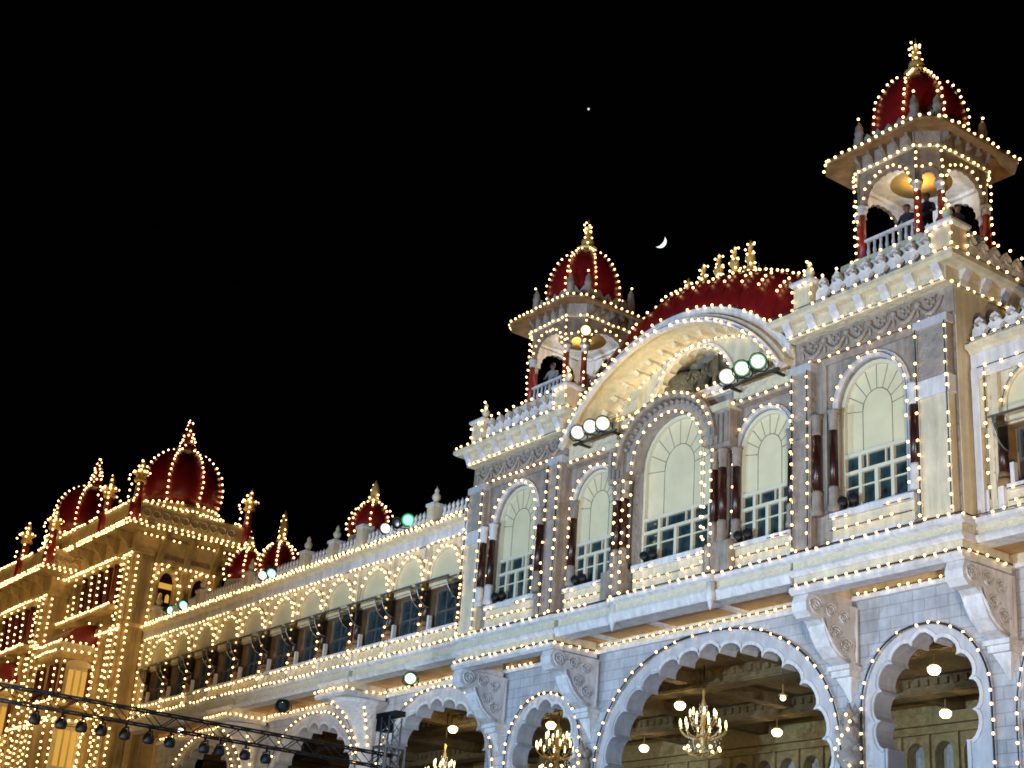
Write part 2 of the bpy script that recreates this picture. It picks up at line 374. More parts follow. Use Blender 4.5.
# carved capitals between the arches
def capital_figure(u, parent):
    mb = MB(); c = (X(u), YW-0.28, 0)
    mb.lathe([(0.2, 4.0), (0.2, 6.6), (0.34, 6.8), (0.36, 7.0), (0.2, 7.1), (0.28, 7.35), (0.30, 7.6), (0.18, 7.85), (0.22, 8.0), (0.10, 8.15), (0.03, 8.35)], c, 10)
    for k in range(9):
        a = k*0.9; mb.ball((c[0]+0.28*math.cos(a), c[1]+0.2*math.sin(a)-0.05, 7.1+0.11*k), 0.11, 6)
    mb.build('carved_capital', 'greystone', parent)
for u in (5.75, -5.75): capital_figure(u, pav)

# ---- upper floor
def window(cx, wd, zb, zs, za, zg, zt, yg, parent, ncol=3, T=None, glass='glass', fan=True, light=False):
    f = MB(T); fw = 0.10
    outer = arch(cx, wd+0.02, zb, zs, za+0.01)
    inner = arch(cx, wd-2*fw, zb+fw, zs, za-fw)
    f.plate(outer, [inner], yg-0.06, yg+0.06)
    h = wd/2-fw
    f.box(cx-h, cx+h, yg-0.05, yg+0.05, zg, zg+0.11); f.box(cx-h, cx+h, yg-0.045, yg+0.05, zt-0.05, zt+0.05)
    xs = (-h*0.52, h*0.52)
    for x in xs: f.box(cx+x-0.055, cx+x+0.055, yg-0.055, yg+0.05, zb+fw, zg)
    f.box(cx-0.06, cx+0.06, yg-0.05, yg+0.05, zb+fw, zt-0.05)
    for x in (-h*0.30, h*0.30): f.box(cx+x-0.02, cx+x+0.02, yg-0.03, yg+0.04, zt+0.05, zg)
    for x0, x1 in ((-h, xs[0]-0.055), (xs[0]+0.055, -0.06), (0.06, xs[1]-0.055), (xs[1]+0.055, h)):
        zz = zb+fw+(zt-zb)*0.52; f.box(cx+x0, cx+x1, yg-0.025, yg+0.03, zz-0.02, zz+0.02)
    fr = f.build('window', 'frame', parent)
    MB(T).box(cx-h, cx+h, yg+0.055, yg+0.075, zb+fw, zg).build('glass', glass, fr)
    p = MB(T); pts = arch(cx, wd-2*fw, zg+0.10, zs, za-fw); p.plate(pts, [], yg+0.061, yg+0.09); p.build('fan_panel', 'panel', fr)
    if fan:
        l = MB(T); rx = wd*0.22; cz = zs-0.1; a_in = [(cx+rx*math.cos(PI-PI*i/12), cz+rx*1.1*math.sin(PI*i/12)) for i in range(13)]
        a_in = [(cx-rx, zg+0.12)]+a_in+[(cx+rx, zg+0.12)]
        l.tube([(p_[0], yg+0.056, p_[1]) for p_ in a_in], 0.014, 4)
        for i in range(0, 9):
            a = PI*i/8; o_ = (cx+(wd/2-fw)*math.cos(a), zs+(za-fw-zs)*math.sin(a)); i_ = (cx+rx*math.cos(a), cz+rx*1.1*math.sin(a))
            l.tube([(i_[0], yg+0.056, i_[1]), (o_[0], yg+0.056, o_[1])], 0.012, 4)
        l.build('fan_ribs', 'line', fr)
    return fr
WZ = dict(c=(0, 3.12, 13.2, 16.35, 17.92, 14.66, 14.28), s=(3.92, 2.2, 13.05, 15.9, 17.03, 14.52, 14.13), t=(8.12, 2.34, 13.15, 16.1, 17.36, 14.70, 14.25))
holeT = lambda s: arch(X(s*8.12), 2.36, 13.13, 16.1, 17.38)
YC = 30.35
def parapet(T, l0, l1, yy, par, zb=19.362, hs=1.25, m_='white', unit=0.52):
    n = max(1, round((l1-l0)/unit)); st = (l1-l0)/n; holes = []; top = []
    Z = lambda z: zb+(z-19.362)*hs
    for k in range(n):
        x = l0+st*k
        top += [(x+0.02, Z(19.72)), (x+st*0.22, Z(19.82)), (x+st*0.30, Z(19.97)), (x+st*0.5, Z(20.07)), (x+st*0.70, Z(19.97)), (x+st*0.78, Z(19.82)), (x+st-0.02, Z(19.72))]
        holes.append([(x+st*0.5+0.11*math.cos(q*PI/5), Z(19.86)+0.11*math.sin(q*PI/5)) for q in range(10)])
        if k: holes.append([(x, Z(19.42)), (x+0.13, Z(19.54)), (x+0.07, Z(19.64)), (x, Z(19.695)), (x-0.07, Z(19.64)), (x-0.13, Z(19.54))])
    outline = [(l0, zb), (l1, zb)]+[(p[0], p[1]) for p in reversed(top)]
    r = MB(T).plate(outline, holes, yy, yy+0.14)
    for k in range(n):
        cx = l0+st*(k+0.5); r.tube([(cx+0.13*math.cos(q*PI/6), yy-0.02, Z(19.86)+0.13*math.sin(q*PI/6)) for q in range(13)], 0.03, 5)
        r.ball((cx, yy+0.06, Z(19.86)), 0.07, 8)
    return r.build('pierced_parapet', m_, par)
for s, nm in ((1, 'r'), (-1, 'l')):
    a, b = sorted((X(s*5.35), X(s*10.98)))
    MB().plate([(a, 12.17), (b, 12.17), (b, 17.8), (a, 17.8)], [holeT(s)], YF, YF+0.55).build('tower_wall', 'greyplain', pav)
    # sides, back and roof slab of the tower
    mb = MB(); mb.box(a, a+0.4, YF+0.552, 35.4, 11.63, 18.9); mb.box(b-0.4, b, YF+0.552, 35.4, 11.63, 18.9); mb.box(a, b, 35.4, 35.7, 11.63, 18.9)
    mb.build('tower_side_wall', 'cream', pav)
    window(X(s*8.12), *WZ['t'][1:], YF+0.16, pav)
    window(X(s*3.92), *WZ['s'][1:], YC+0.10, pav)
    # frame round the window: mouldings
    zc_ = arch(X(s*8.12), 2.8, 13.2, 16.1, 17.6)
    MB().plate(zc_, [arch(X(s*8.12), 2.38, 13.16, 16.1, 17.39)], YF-0.07, YF-0.002).build('window_moulding', 'smooth', pav)
    for xx, ww in ((6.46, 0.16), (9.82, 0.16)):
        MB().box(X(s*xx)-ww/2, X(s*xx)+ww/2, YF-0.08, YF-0.002, 13.2, 17.7).build('moulding_strip', 'greyplain', pav)
    MB().box(X(s*8.14)-1.76, X(s*8.14)+1.76, YF-0.09, YF-0.002, 17.62, 17.80).build('window_head_moulding', 'greyplain', pav)
    # sill zone
    m_ = MB().box(X(s*8.12)-1.45, X(s*8.12)+1.45, YF-0.16, YF-0.002, 12.95, 13.13)
    m_.box(X(s*8.12)-1.40, X(s*8.12)+1.40, YF-0.12, YF-0.002, 12.18, 12.38); m_.build('window_sill', 'white', pav)
    MB().box(X(s*8.12)-1.40, X(s*8.12)+1.40, YF-0.08, YF-0.002, 12.39, 12.94).build('sill_panel', 'cream', pav)
    # piers
    for ui, wd in ((5.74, 0.70), (10.38, 1.0)):
        c_ = X(s*ui)
        MB().box(c_-wd/2, c_+wd/2, YF-0.24, YF-0.002, 12.18, 15.55).build('pier_shaft', 'greyplain' if ui < 8 else 'cream', pav)
        MB().box(c_-wd/2-0.06, c_+wd/2+0.06, YF-0.30, YF-0.002, 15.552, 16.05).build('pier_capital', 'white' if ui > 8 else 'greyplain', pav)
        MB().box(c_-wd/2, c_+wd/2, YF-0.24, YF-0.002, 16.052, 17.55).build('carved_pier_panel', 'greystone', pav)
        MB().box(c_-wd/2-0.06, c_+wd/2+0.06, YF-0.30, YF-0.002, 17.552, 17.80).build('pier_cap', 'smooth', pav)
    # frieze with garlands
    MB().box(a-0.02, b+0.02, YF-0.03, YF+0.5, 17.802, 18.66).build('frieze', 'greyplain', pav)
    mb = MB(); n = 6
    for k in range(n):
        x0 = a+0.3+k*(b-a-0.6)/n; wd = (b-a-0.6)/n
        pts = [(x0+wd*t/8, YF-0.09, 18.42-0.38*math.sin(PI*t/8)) for t in range(9)]
        mb.tube(pts, [0.03+0.045*math.sin(PI*t/8) for t in range(9)], 6)
        mb.ball((x0, YF-0.08, 18.42), 0.10, 7); mb.tube([(x0, YF-0.07, 18.4), (x0, YF-0.07, 18.05)], 0.045, 5)
        for q in range(5):
            an = q*1.25; mb.ball((x0+wd/2+0.11*math.cos(an), YF-0.06, 18.36+0.11*math.sin(an)), 0.055, 6)
        mb.tube([(x0+wd/2-0.2, YF-0.05, 18.55), (x0+wd/2, YF-0.08, 18.2), (x0+wd/2+0.2, YF-0.05, 18.55)], 0.03, 5)
    mb.build('garland_carving', 'greystone', pav)
    # bracketed cornice, all four sides
    MB().box(a-0.06, b+0.06, YF-0.38, 35.75, 18.662, 19.12).build('bracket_frieze', 'creamrelief', pav)
    prof = [(0, 18.72), (-0.05, 18.72), (-0.09, 18.86), (-0.20, 19.0), (-0.26, 19.118), (0, 19.118)]
    me = MB().profx(prof, -0.14, 0.14).mesh('eave_bracket', M['white'])
    for k in range(7):
        inst(me, 'eave_bracket', pav, (a+0.12+(b-a-0.24)*k/6, YF-0.382, 0))
    me2 = MB(sideT(0, 0)).profx(prof, -0.14, 0.14).mesh('eave_bracket', M['white'])
    for k in range(7): inst(me2, 'eave_bracket', pav, (b+0.062, YF+0.3+k*0.85, 0))
    ec = X(s*8.165); e0, e1, f0, f1 = ec-3.38, ec+3.38, 29.43, 36.2
    MB().loft([[(e0+0.1, f0+0.1, 19.122), (e1-0.1, f0+0.1, 19.122), (e1-0.1, f1-0.1, 19.122), (e0+0.1, f1-0.1, 19.122)], [(e0, f0, 19.2), (e1, f0, 19.2), (e1, f1, 19.2), (e0, f1, 19.2)], [(e0, f0, 19.32), (e1, f0, 19.32), (e1, f1, 19.32), (e0, f1, 19.32)], [(e0+0.15, f0+0.15, 19.36), (e1-0.15, f0+0.15, 19.36), (e1-0.15, f1-0.15, 19.36), (e0+0.15, f1-0.15, 19.36)]]).build('tower_eave', 'cream', pav)
    # perforated parapet on the front and the two sides
    parapet(None, e0+1.75, e1-0.8, 29.66, pav)
    parapet(sideT(e1-0.23, 0), f0+0.95, f1-0.3, 0, pav)
    for px_, py_ in ((e0+1.36, 29.85), (e1-0.42, 29.85), (e1-0.42, 35.8)):
        p = MB().box(px_-0.33, px_+0.33, py_-0.33, py_+0.33, 19.361, 20.12).build('pedestal', 'cream', pav)
        MB().loft([[(px_-q, py_-q, z), (px_+q, py_-q, z), (px_+q, py_+q, z), (px_-q, py_+q, z)] for q, z in ((0.36, 20.121), (0.43, 20.2), (0.43, 20.27), (0.18, 20.42))]).build('pedestal_cap', 'white', p)
        MB().lathe([(0.13, 20.421), (0.07, 20.47), (0.14, 20.6), (0.15, 20.68), (0.08, 20.8), (0.06, 20.86), (0.09, 20.92), (0.02, 21.05)], (px_, py_, 0), 10).build('urn', 'panel', p)
    # columns at the window
    for uc in (6.72, 9.55, 6.0 if False else 6.72-0.0):
        pass
def column(u, yc, parent, z0=13.15, z1=13.85, z2=15.5, z3=16.1, r=0.155, capm='greyplain', mat_='maroon'):
    c = (X(u), yc, 0)
    o = MB().lathe([(r, z1), (r*0.97, (z1+z2)/2), (r*0.9, z2)], c, 14).build('column', mat_, parent)
    MB().lathe([(r*1.4, z0), (r*1.4, z0+0.12), (r*1.2, z0+0.2), (r*1.2, z1-0.3), (r*1.12, z1-0.2), (r*1.25, z1-0.08), (r*1.02, z1-0.001)], c, 12).build('column_base', capm, o)
    MB().lathe([(r*0.92, z2+0.001), (r*1.05, z2+0.05), (r*1.0, z2+0.2), (r*1.15, z2+0.3), (r*1.1, z3-0.12), (r*1.4, z3-0.05), (r*1.4, z3)], c, 12).build('column_capital', capm, o)
for s in (1, -1):
    for u in ((6.28, 6.90, 9.70) if s > 0 else (6.45, 9.25, 9.82)): column(s*u, YF-0.20, pav, capm='white' if u > 9 else 'greyplain', r=0.13)
    for u in (2.06, 2.42): column(s*u, YF-0.10, pav, r=0.13)
    column(s*2.78, YC-0.08, pav, r=0.13); column(s*5.02, YC-0.08, pav, r=0.13)
# central bay wall
ho = [arch(X(0), 3.14, 13.18, 16.35, 17.94), arch(X(3.92), 2.22, 13.03, 15.9, 17.05), arch(X(-3.92), 2.22, 13.03, 15.9, 17.05)]
MB().plate([(X(-5.34), 12.17), (X(5.34), 12.17), (X(5.34), 18.05), (X(-5.34), 18.05)], ho, YC, YC+0.5).build('central_wall', 'greyplain', pav)
window(X(0), *WZ['c'][1:], YC+0.08, pav)
for s in (1, -1):
    MB().plate(arch(X(s*3.92), 2.56, 13.1, 15.9, 17.22), [arch(X(s*3.92), 2.24, 13.06, 15.9, 17.06)], YC-0.07, YC-0.002).build('window_moulding', 'smooth', pav)
    m_ = MB().box(X(s*3.92)-1.25, X(s*3.92)+1.25, YC-0.30, YC-0.002, 12.88, 13.02); m_.box(X(s*3.92)-1.2, X(s*3.92)+1.2, YC-0.26, YC-0.002, 12.18, 12.36); m_.build('window_sill', 'white', pav)
    MB().box(X(s*3.92)-1.2, X(s*3.92)+1.2, YC-0.2, YC-0.002, 12.362, 12.878).build('sill_panel', 'cream', pav)
    # pilaster blocks beside the big window
    MB().box(X(s*2.4)-0.50, X(s*2.4)+0.50, YC-0.50, YC-0.002, 12.18, 13.14).build('column_plinth', 'greyplain', pav)
    mb = MB().box(X(s*2.4)-0.42, X(s*2.4)+0.42, YC-0.44, YC-0.002, 16.12, 17.3)
    for k in range(4): mb.box(X(s*2.4)-0.38+k*0.21, X(s*2.4)-0.25+k*0.21, YC-0.50, YC-0.442, 16.25, 17.2)
    mb.build('fluted_entablature', 'greyplain', pav)
    MB().box(X(s*2.4)-0.50, X(s*2.4)+0.50, YC-0.56, YC-0.002, 17.302, 17.52).build('entablature_cap', 'cream', pav)
    # carved panels above the side windows
    a, b = sorted((X(s*2.75), X(s*5.3)))
    MB().box(a, b, YC-0.30, YC-0.002, 17.36, 17.54).build('panel_moulding', 'greyplain', pav)
    MB().box(a, b, YC-0.22, YC-0.002, 17.542, 18.4).build('carved_panel', 'creamrelief', pav)
    MB().box(a, b, YC-0.30, YC+0.6, 18.402, 18.55).build('panel_cap', 'cream', pav)
    capital = None
MB().box(X(0)-1.62, X(0)+1.62, YC-0.34, YC-0.002, 12.95, 13.17).build('window_sill', 'white', pav)
MB().box(X(0)-1.6, X(0)+1.6, YC-0.26, YC-0.002, 12.18, 12.948).build('sill_panel', 'cream', pav)
ring_o = arc_pts(X(0), 4.4, 16.4, 18.36, 24); ring_i = arc_pts(X(0), 3.2, 16.35, 17.95, 24)
dn = MB().plate(ring_o+ring_i[::-1], [], YC-0.40, YC-0.002)
MB().plate(arc_pts(X(0), 4.72, 16.5, 18.52, 24)+arc_pts(X(0), 4.3, 16.45, 18.3, 24)[::-1], [], YC-0.64, YC-0.402).build('arch_hood_moulding', 'greyplain', pav)
for i in range(3, 22):
    a = PI*i/24; cx, cz = X(0)+2.05*math.cos(a), 16.42+1.78*math.sin(a)
    dn.tube([(cx, YC-0.39, cz), (cx, YC-0.58, cz)], 0.07, 4)
dn.build('arch_hood', 'greystone', pav)
# balcony in front of the gable
MB().box(X(-2.7), X(2.7), YC-0.16, YC+0.05, 18.052, 18.42).build('gable_balcony', 'whiterelief', pav)
MB().box(X(-5.34), X(5.34), YC+0.5, 33.5, 17.9, 18.04).build('gable_floor', 'cream', pav)
MB().box(X(-2.6), X(2.6), 31.51, 32.69, 18.045, 18.95).build('gable_step', 'greyplain', pav)
# ---- gable
ZC, RG = 14.65, 6.0
def circ(R, u0, u1, n=40): return [(X(u0+(u1-u0)*i/n), ZC+math.sqrt(max(0.01, R*R-(u0+(u1-u0)*i/n)**2))) for i in range(n+1)]
MB().plate(circ(6.2, -5.2, 5.2)+circ(6.02, -5.1, 5.1)[::-1], [], 29.55, 29.72).build('gable_arch', 'white', pav)
MB().plate(circ(6.34, -5.25, 5.25)+circ(6.2, -5.2, 5.2)[::-1], [], 29.721, 32.9).build('gable_vault', 'cream', pav)
for k in range(-8, 9):
    vb = MB()
    an = k*0.104; 
    for j in range(1):
        px_, pz_ = X(0)+6.14*math.sin(an), ZC+6.14*math.cos(an); t = Vector((math.cos(an), 0, -math.sin(an)))
        nrm = Vector((math.sin(an), 0, math.cos(an)))
        P_ = Vector((px_, 0, pz_)); q = []
        for yy, dd in ((30.55, -0.03), (30.7, 0.09), (30.85, 0.04), (31.0, 0.08), (31.18, 0.16)):
            q.append([tuple(P_-t*0.085+nrm*0.08+Vector((0, yy, 0))), tuple(P_+t*0.085+nrm*0.08+Vector((0, yy, 0))), tuple(P_+t*0.085-nrm*dd+Vector((0, yy, 0))), tuple(P_-t*0.085-nrm*dd+Vector((0, yy, 0)))])
    vb.loft(q); vb.build('vault_rib', 'cream', pav)
op = foils(superarc(X(-0.3), 1.7, 18.9, 1.55, 2.0), 11, 0.34, 18.06)
MB().plate([(X(-5.2), 18.05)]+circ(6.199, -5.15, 5.15)+[(X(5.2), 18.05)], [[(p[0], max(p[1], 18.12)) for p in op]], 31.2, 31.5).build('tympanum', 'cream', pav)
for u in (-3.0, 2.7):
    MB().box(X(u)-0.2, X(u)+0.2, 31.05, 31.198, 18.06, ZC+math.sqrt(6.1**2-(abs(u)+0.2)**2)).build('tympanum_pilaster', 'creamrelief', pav)
MB().plate(arc_pts(X(-0.3), 4.35, 18.5, 20.78, 24)+arc_pts(X(-0.3), 4.15, 18.5, 20.68, 24)[::-1], [], 31.12, 31.198).build('tympanum_moulding', 'white', pav)
MB().plate(circ(6.66, -5.25, 5.25)+circ(6.345, -5.2, 5.2)[::-1], [], 29.95, 30.2).build('roof_rim', 'white', pav)
MB().plate([(X(-5.1), 18.06)]+circ(6.198, -5.05, 5.05)+[(X(5.1), 18.06)], [], 32.7, 32.8).build('gable_room_wall', 'brown', pav)
# barrel roof: profile (Y,R)
prof = [(29.98, 6.62), (30.02, 6.95), (30.2, 7.45), (30.5, 7.85), (30.9, 8.12), (31.4, 8.28), (32.2, 8.32), (33.2, 8.1), (34.2, 7.6), (34.8, 6.9)]
rf = MB(); n = 168; rings = []
def roof_z(R, u, k=0):
    f = 1.0 if u > -0.8 else 1.0-0.72*min(1, (-0.8-u)/4.5)**1.1
    return ZC+math.sqrt((6.62+(R-6.62)*f)**2-u*u)+0.075*min(1, k/2)*abs(math.sin((u+4.5)*PI/0.75))**0.7
for k, (yy, R) in enumerate(prof): rings.append([(X(-5.3+10.6*i/n), yy, roof_z(R, -5.3+10.6*i/n, k)) for i in range(n+1)])
vs = [p for r in rings for p in r]; fs = []
for k in range(len(rings)-1):
    for i in range(n): fs.append((k*(n+1)+i, k*(n+1)+i+1, (k+1)*(n+1)+i+1, (k+1)*(n+1)+i))
rf.add(vs, fs, True)
rf.add([rings[k][0] for k in range(10)], [tuple(range(10))]); rf.add([rings[k][-1] for k in range(10)], [tuple(range(10))[::-1]])
roof = rf.build('barrel_roof', 'red', pav)
seam = MB()
for u in [-4.5+0.75*k for k in range(13)]:
    seam.tube([(X(u), yy-0.012, roof_z(R, u)+0.01) for yy, R in prof[:7]], 0.022, 4)
seam.build('roof_seam', 'red', roof)
FIN = [-1.8, -1.06, -0.3, 0.46, 1.22]
fpr = [(0.20, 0), (0.22, 0.08), (0.10, 0.16), (0.22, 0.36), (0.24, 0.46), (0.10, 0.6), (0.08, 0.68), (0.16, 0.82), (0.14, 0.92), (0.05, 1.06), (0.08, 1.16), (0.02, 1.42)]
fpr = [(r_*1.15, z_*1.22) for r_, z_ in fpr]
fme = MB().lathe(fpr, (0, 0, 0), 10).mesh('roof_finial', M['gold'])
for u in FIN: inst(fme, 'roof_finial', pav, (X(u), 32.3, roof_z(8.3, u)-0.03))

cr = MB()
for i in range(34):
    u = -2.6+4.6*i/33; zz = roof_z(8.3, u)
    cr.tube([(X(u), 32.2, zz), (X(u)+0.12, 32.2, zz+0.24), (X(u)-0.05, 32.2, zz+0.4+0.18*math.sin(i*2.1)), (X(u)+0.04, 32.2, zz+0.55+0.18*math.sin(i*2.1))], [0.05, 0.04, 0.035, 0.01], 5)
cr.tube([(X(-2.7+4.8*i/20), 32.2, roof_z(8.3, -2.7+4.8*i/20)+0.2) for i in range(21)], 0.045, 5)
cr.build('roof_crest', 'gold', pav)

# ---- hall behind the arches
hall = pav
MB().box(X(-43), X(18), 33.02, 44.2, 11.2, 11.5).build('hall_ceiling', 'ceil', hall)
for yy in (36.0, 41.0):
    hbm = MB().box(X(-43), X(18), yy-0.35, yy+0.35, 10.62, 11.198)
    for k in range(150): hbm.box(X(-42.8+0.4*k), X(-42.62+0.4*k), yy-0.45, yy-0.349, 10.9, 11.12)
    hbm.box(X(-43), X(18), yy-0.42, yy-0.351, 10.66, 10.74); hbm.build('hall_beam', 'ceil', hall)
for u in (-40, -35, -29.8, -24.4, -19.7, -14, -9.5, -5, 0, 5, 9.5, 14):
    MB().box(X(u)-0.25, X(u)+0.25, 33.02, 44, 10.8, 11.197).build('hall_cross_beam', 'ceil', hall)
hb = []; n = 48
for k in range(n):
    u = -42+1.25*k; hb.append(arch(X(u), 0.8, 6.2, 9.35, 9.8, 10))
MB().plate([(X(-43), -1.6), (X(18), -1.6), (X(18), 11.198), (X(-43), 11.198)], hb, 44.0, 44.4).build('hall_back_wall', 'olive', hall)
MB().box(X(-43), X(18), 43.75, 43.998, 10.35, 10.75).build('hall_cornice', 'olive', hall)
MB().box(X(-43), X(18), 43.82, 43.998, 10.05, 10.14).build('hall_moulding', 'olive', hall)
cme = MB().box(-0.08, 0.08, -0.12, 0, -1.5, 10.04).mesh('hall_pilaster', M['olive'])
for k in range(n): inst(cme, 'hall_pilaster', hall, (X(-42.625+1.25*k), 43.998, 0))
cm = MB()
pts = [(-0.48+0.96*i/28, 0.05*math.sin(i*1.35)) for i in range(29)]
cm.add([(p[0], p[1], 5.9) for p in pts]+[(p[0], p[1], 9.85) for p in pts], [(i, i+1, i+30, i+29) for i in range(28)], True)
cme = cm.mesh('curtain', M['curtain'])
for k in range(n): inst(cme, 'curtain', hall, (X(-42+1.25*k), 44.5, 0))
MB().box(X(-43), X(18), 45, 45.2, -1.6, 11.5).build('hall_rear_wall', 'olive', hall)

# ------------------------------------------------------------------ KIOSKS
def octa(cx, cy, h, a): return [(cx-a, cy-h), (cx+a, cy-h), (cx+h, cy-a), (cx+h, cy+a), (cx+a, cy+h), (cx-a, cy+h), (cx-h, cy+a), (cx-h, cy-a)]
def kiosk(u, label, cat='kiosk'):
    cx, cy = X(u), 32.45
    k = thing('rooftop_kiosk', label, cat, (cx, cy, 19.36), 'domed kiosks on the palace roof')
    oc = lambda h, a: octa(cx, cy, h, a)
    MB().prism(oc(1.88, 1.42), 19.362, 20.78).build('kiosk_base', 'white', k)
    MB().prism(oc(1.95, 1.49), 20.782, 20.95).build('base_cap', 'cream', k)
    MB().prism(oc(1.75, 1.3), 20.952, 21.02).build('kiosk_floor', 'greyplain', k)
    H, A = 1.5, 1.03
    corners = oc(H, A)
    for (x, y) in corners:
        u_ = x-X0
        column(u_, y, k, 21.021, 21.22, 22.64, 22.95, 0.12, 'smooth', 'redcol')
    ROT = []
    for i in range(8):
        p, q = Vector((*corners[i], 0)), Vector((*corners[(i+1) % 8], 0)); mid = (p+q)/2; d = (q-p); l = d.length; ang = math.atan2(d.y, d.x)
        T = Matrix.Translation((mid.x, mid.y, 0)) @ Matrix.Rotation(ang, 4, 'Z')
        hw = l/2; wide = l > 1.5; ROT.append((T, hw, wide))
        o_w = hw-0.16 if wide else hw-0.16
        zs, za = (22.95, 23.72) if wide else (23.0, 23.35)
        hole = foils(superarc(0, o_w*0.93, zs, (za-zs)*0.93, 2.2), 9 if wide else 3, 0.22, zs-0.001)
        pts = [(-hw, 22.951)]+[(hole[0][0], 22.951)]+hole[1:-1]+[(hole[-1][0], 22.951), (hw, 22.951), (hw, 24.06), (-hw, 24.06)]
        ka = MB(T).plate(pts, [], -0.07, 0.05).build('kiosk_arch', 'darkstone', k)
        MB(T).plate(pts, [], 0.051, 0.08).build('arch_lining', 'white', ka)
        MB(T).box(-hw-0.05, hw+0.05, -0.14, 0.07, 24.062, 24.14).build('kiosk_moulding', 'cream', k)
        fz = MB(T).box(-hw-0.02, hw+0.02, -0.10, 0.07, 24.142, 24.60).build('kiosk_frieze', 'greystone', k)
        if wide:
            for j in range(5):
                xx = -hw+0.08+(l-0.16)*j/4
                MB(T).profx([(-0.101, 24.18), (-0.16, 24.18), (-0.22, 24.32), (-0.34, 24.40), (-0.36, 24.599), (-0.101, 24.599)], xx-0.06, xx+0.06).build('frieze_bracket', 'darkstone', fz)
            # balustrade
            rail = MB(T).box(-hw+0.1, hw-0.1, -0.05, 0.05, 21.70, 21.78).box(-hw+0.1, hw-0.1, -0.05, 0.05, 21.03, 21.10).build('balustrade_rail', 'white', k)
            for j in range(8):
                xx = -hw+0.22+(l-0.44)*j/7
                MB(T).lathe([(0.05, 21.101), (0.035, 21.2), (0.06, 21.36), (0.035, 21.5), (0.05, 21.699)], (xx, 0, 0), 7).build('baluster', 'white', rail)
        # crenellated rail on the roof
        cr = MB(T @ Matrix.Translation((0, 0.10, 0)))
        n = 5 if wide else 2; st = l/n; top = []
        for j in range(n): top += [(-hw+st*j+0.02, 25.22), (-hw+st*(j+0.5), 25.45), (-hw+st*(j+1)-0.02, 25.22)]
        hl = [[(-hw+st*(j+0.5)+0.08*math.cos(q*PI/4), 25.12+0.08*math.sin(q*PI/4)) for q in range(8)] for j in range(n)]
        cr.plate([(-hw, 24.76), (hw, 24.76)]+top[::-1], hl, -0.05, 0.05).build('roof_balustrade', 'greystone', k)
    for (x, y) in oc(H+0.02, A+0.02):
        MB().lathe([(0.13, 24.78), (0.13, 25.45), (0.16, 25.5), (0.13, 25.56), (0.12, 25.72), (0.02, 25.9)], (x, y, 0), 8).build('pinnacle', 'greyplain', k)
    O, O2, O3 = oc(1.58, 1.08), oc(2.2, 1.72), oc(2.22, 1.74)
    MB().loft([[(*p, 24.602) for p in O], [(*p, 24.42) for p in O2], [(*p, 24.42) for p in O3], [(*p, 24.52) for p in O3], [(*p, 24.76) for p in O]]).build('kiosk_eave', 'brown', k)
    # ceiling ring with a domed coffer
    cl = MB(); n = 8; ci = 32
    rim = [(cx+0.92*math.cos(2*PI*i/ci), cy+0.92*math.sin(2*PI*i/ci)) for i in range(ci)]
    polys = [[Vector((p[0], p[1], 0)) for p in oc(1.42, 0.96)], [Vector((p[0], p[1], 0)) for p in rim]]
    flat = [p for q in polys for p in q]; cl.add([(p.x, p.y, 23.92) for p in flat], [tuple(t) for t in tessellate_polygon(polys)]); cl.build('kiosk_ceiling', 'white', k)
    MB().loft([[(cx+r*math.cos(2*PI*i/ci), cy+r*math.sin(2*PI*i/ci), z) for i in range(ci)] for r, z in ((0.92, 23.92), (0.90, 24.06), (0.78, 24.08), (0.74, 24.25), (0.5, 24.5), (0.2, 24.58))], True, True).build('ceiling_coffer', 'kceil', k)
    ml = MB()
    for i in range(8):
        T, hw, wide = ROT[i]; ml.T = T; ml.box(-hw+0.1, hw-0.1, 0.072, 0.20, 23.80, 23.915)
    ml.build('ceiling_moulding', 'white', k)
    dr = [(1.30, 24.77), (1.34, 25.0), (1.46, 25.45), (1.46, 25.95), (1.36, 26.45), (1.14, 26.95), (0.84, 27.35), (0.5, 27.65), (0.25, 27.8)]
    d = MB().lathe(dr, (cx, cy, 0), 32, 0).build('dome', 'red', k)
    MB().lathe([(0.34, 27.78), (0.42, 27.86), (0.2, 27.95), (0.26, 28.1), (0.24, 28.25), (0.10, 28.38), (0.16, 28.52), (0.08, 28.65), (0.11, 28.78), (0.03, 28.9), (0.02, 29.2)], (cx, cy, 0), 10).build('dome_finial', 'gold', d)
    return k, cx, cy, dr
KR = kiosk(8.165, 'domed rooftop kiosk on the right tower, highest and largest in view')
KL = kiosk(-8.165, 'domed rooftop kiosk on the left tower, partly behind the gable')
for K_ in (KR, KL): point('kiosk_ceiling_lamp', (K_[1]+0.2, K_[2]-0.2, 23.2), (1.0, 0.78, 0.50), 60, 0.08); point('coffer_lamp', (K_[1], K_[2], 24.2), (1.0, 0.50, 0.10), 26, 0.06)
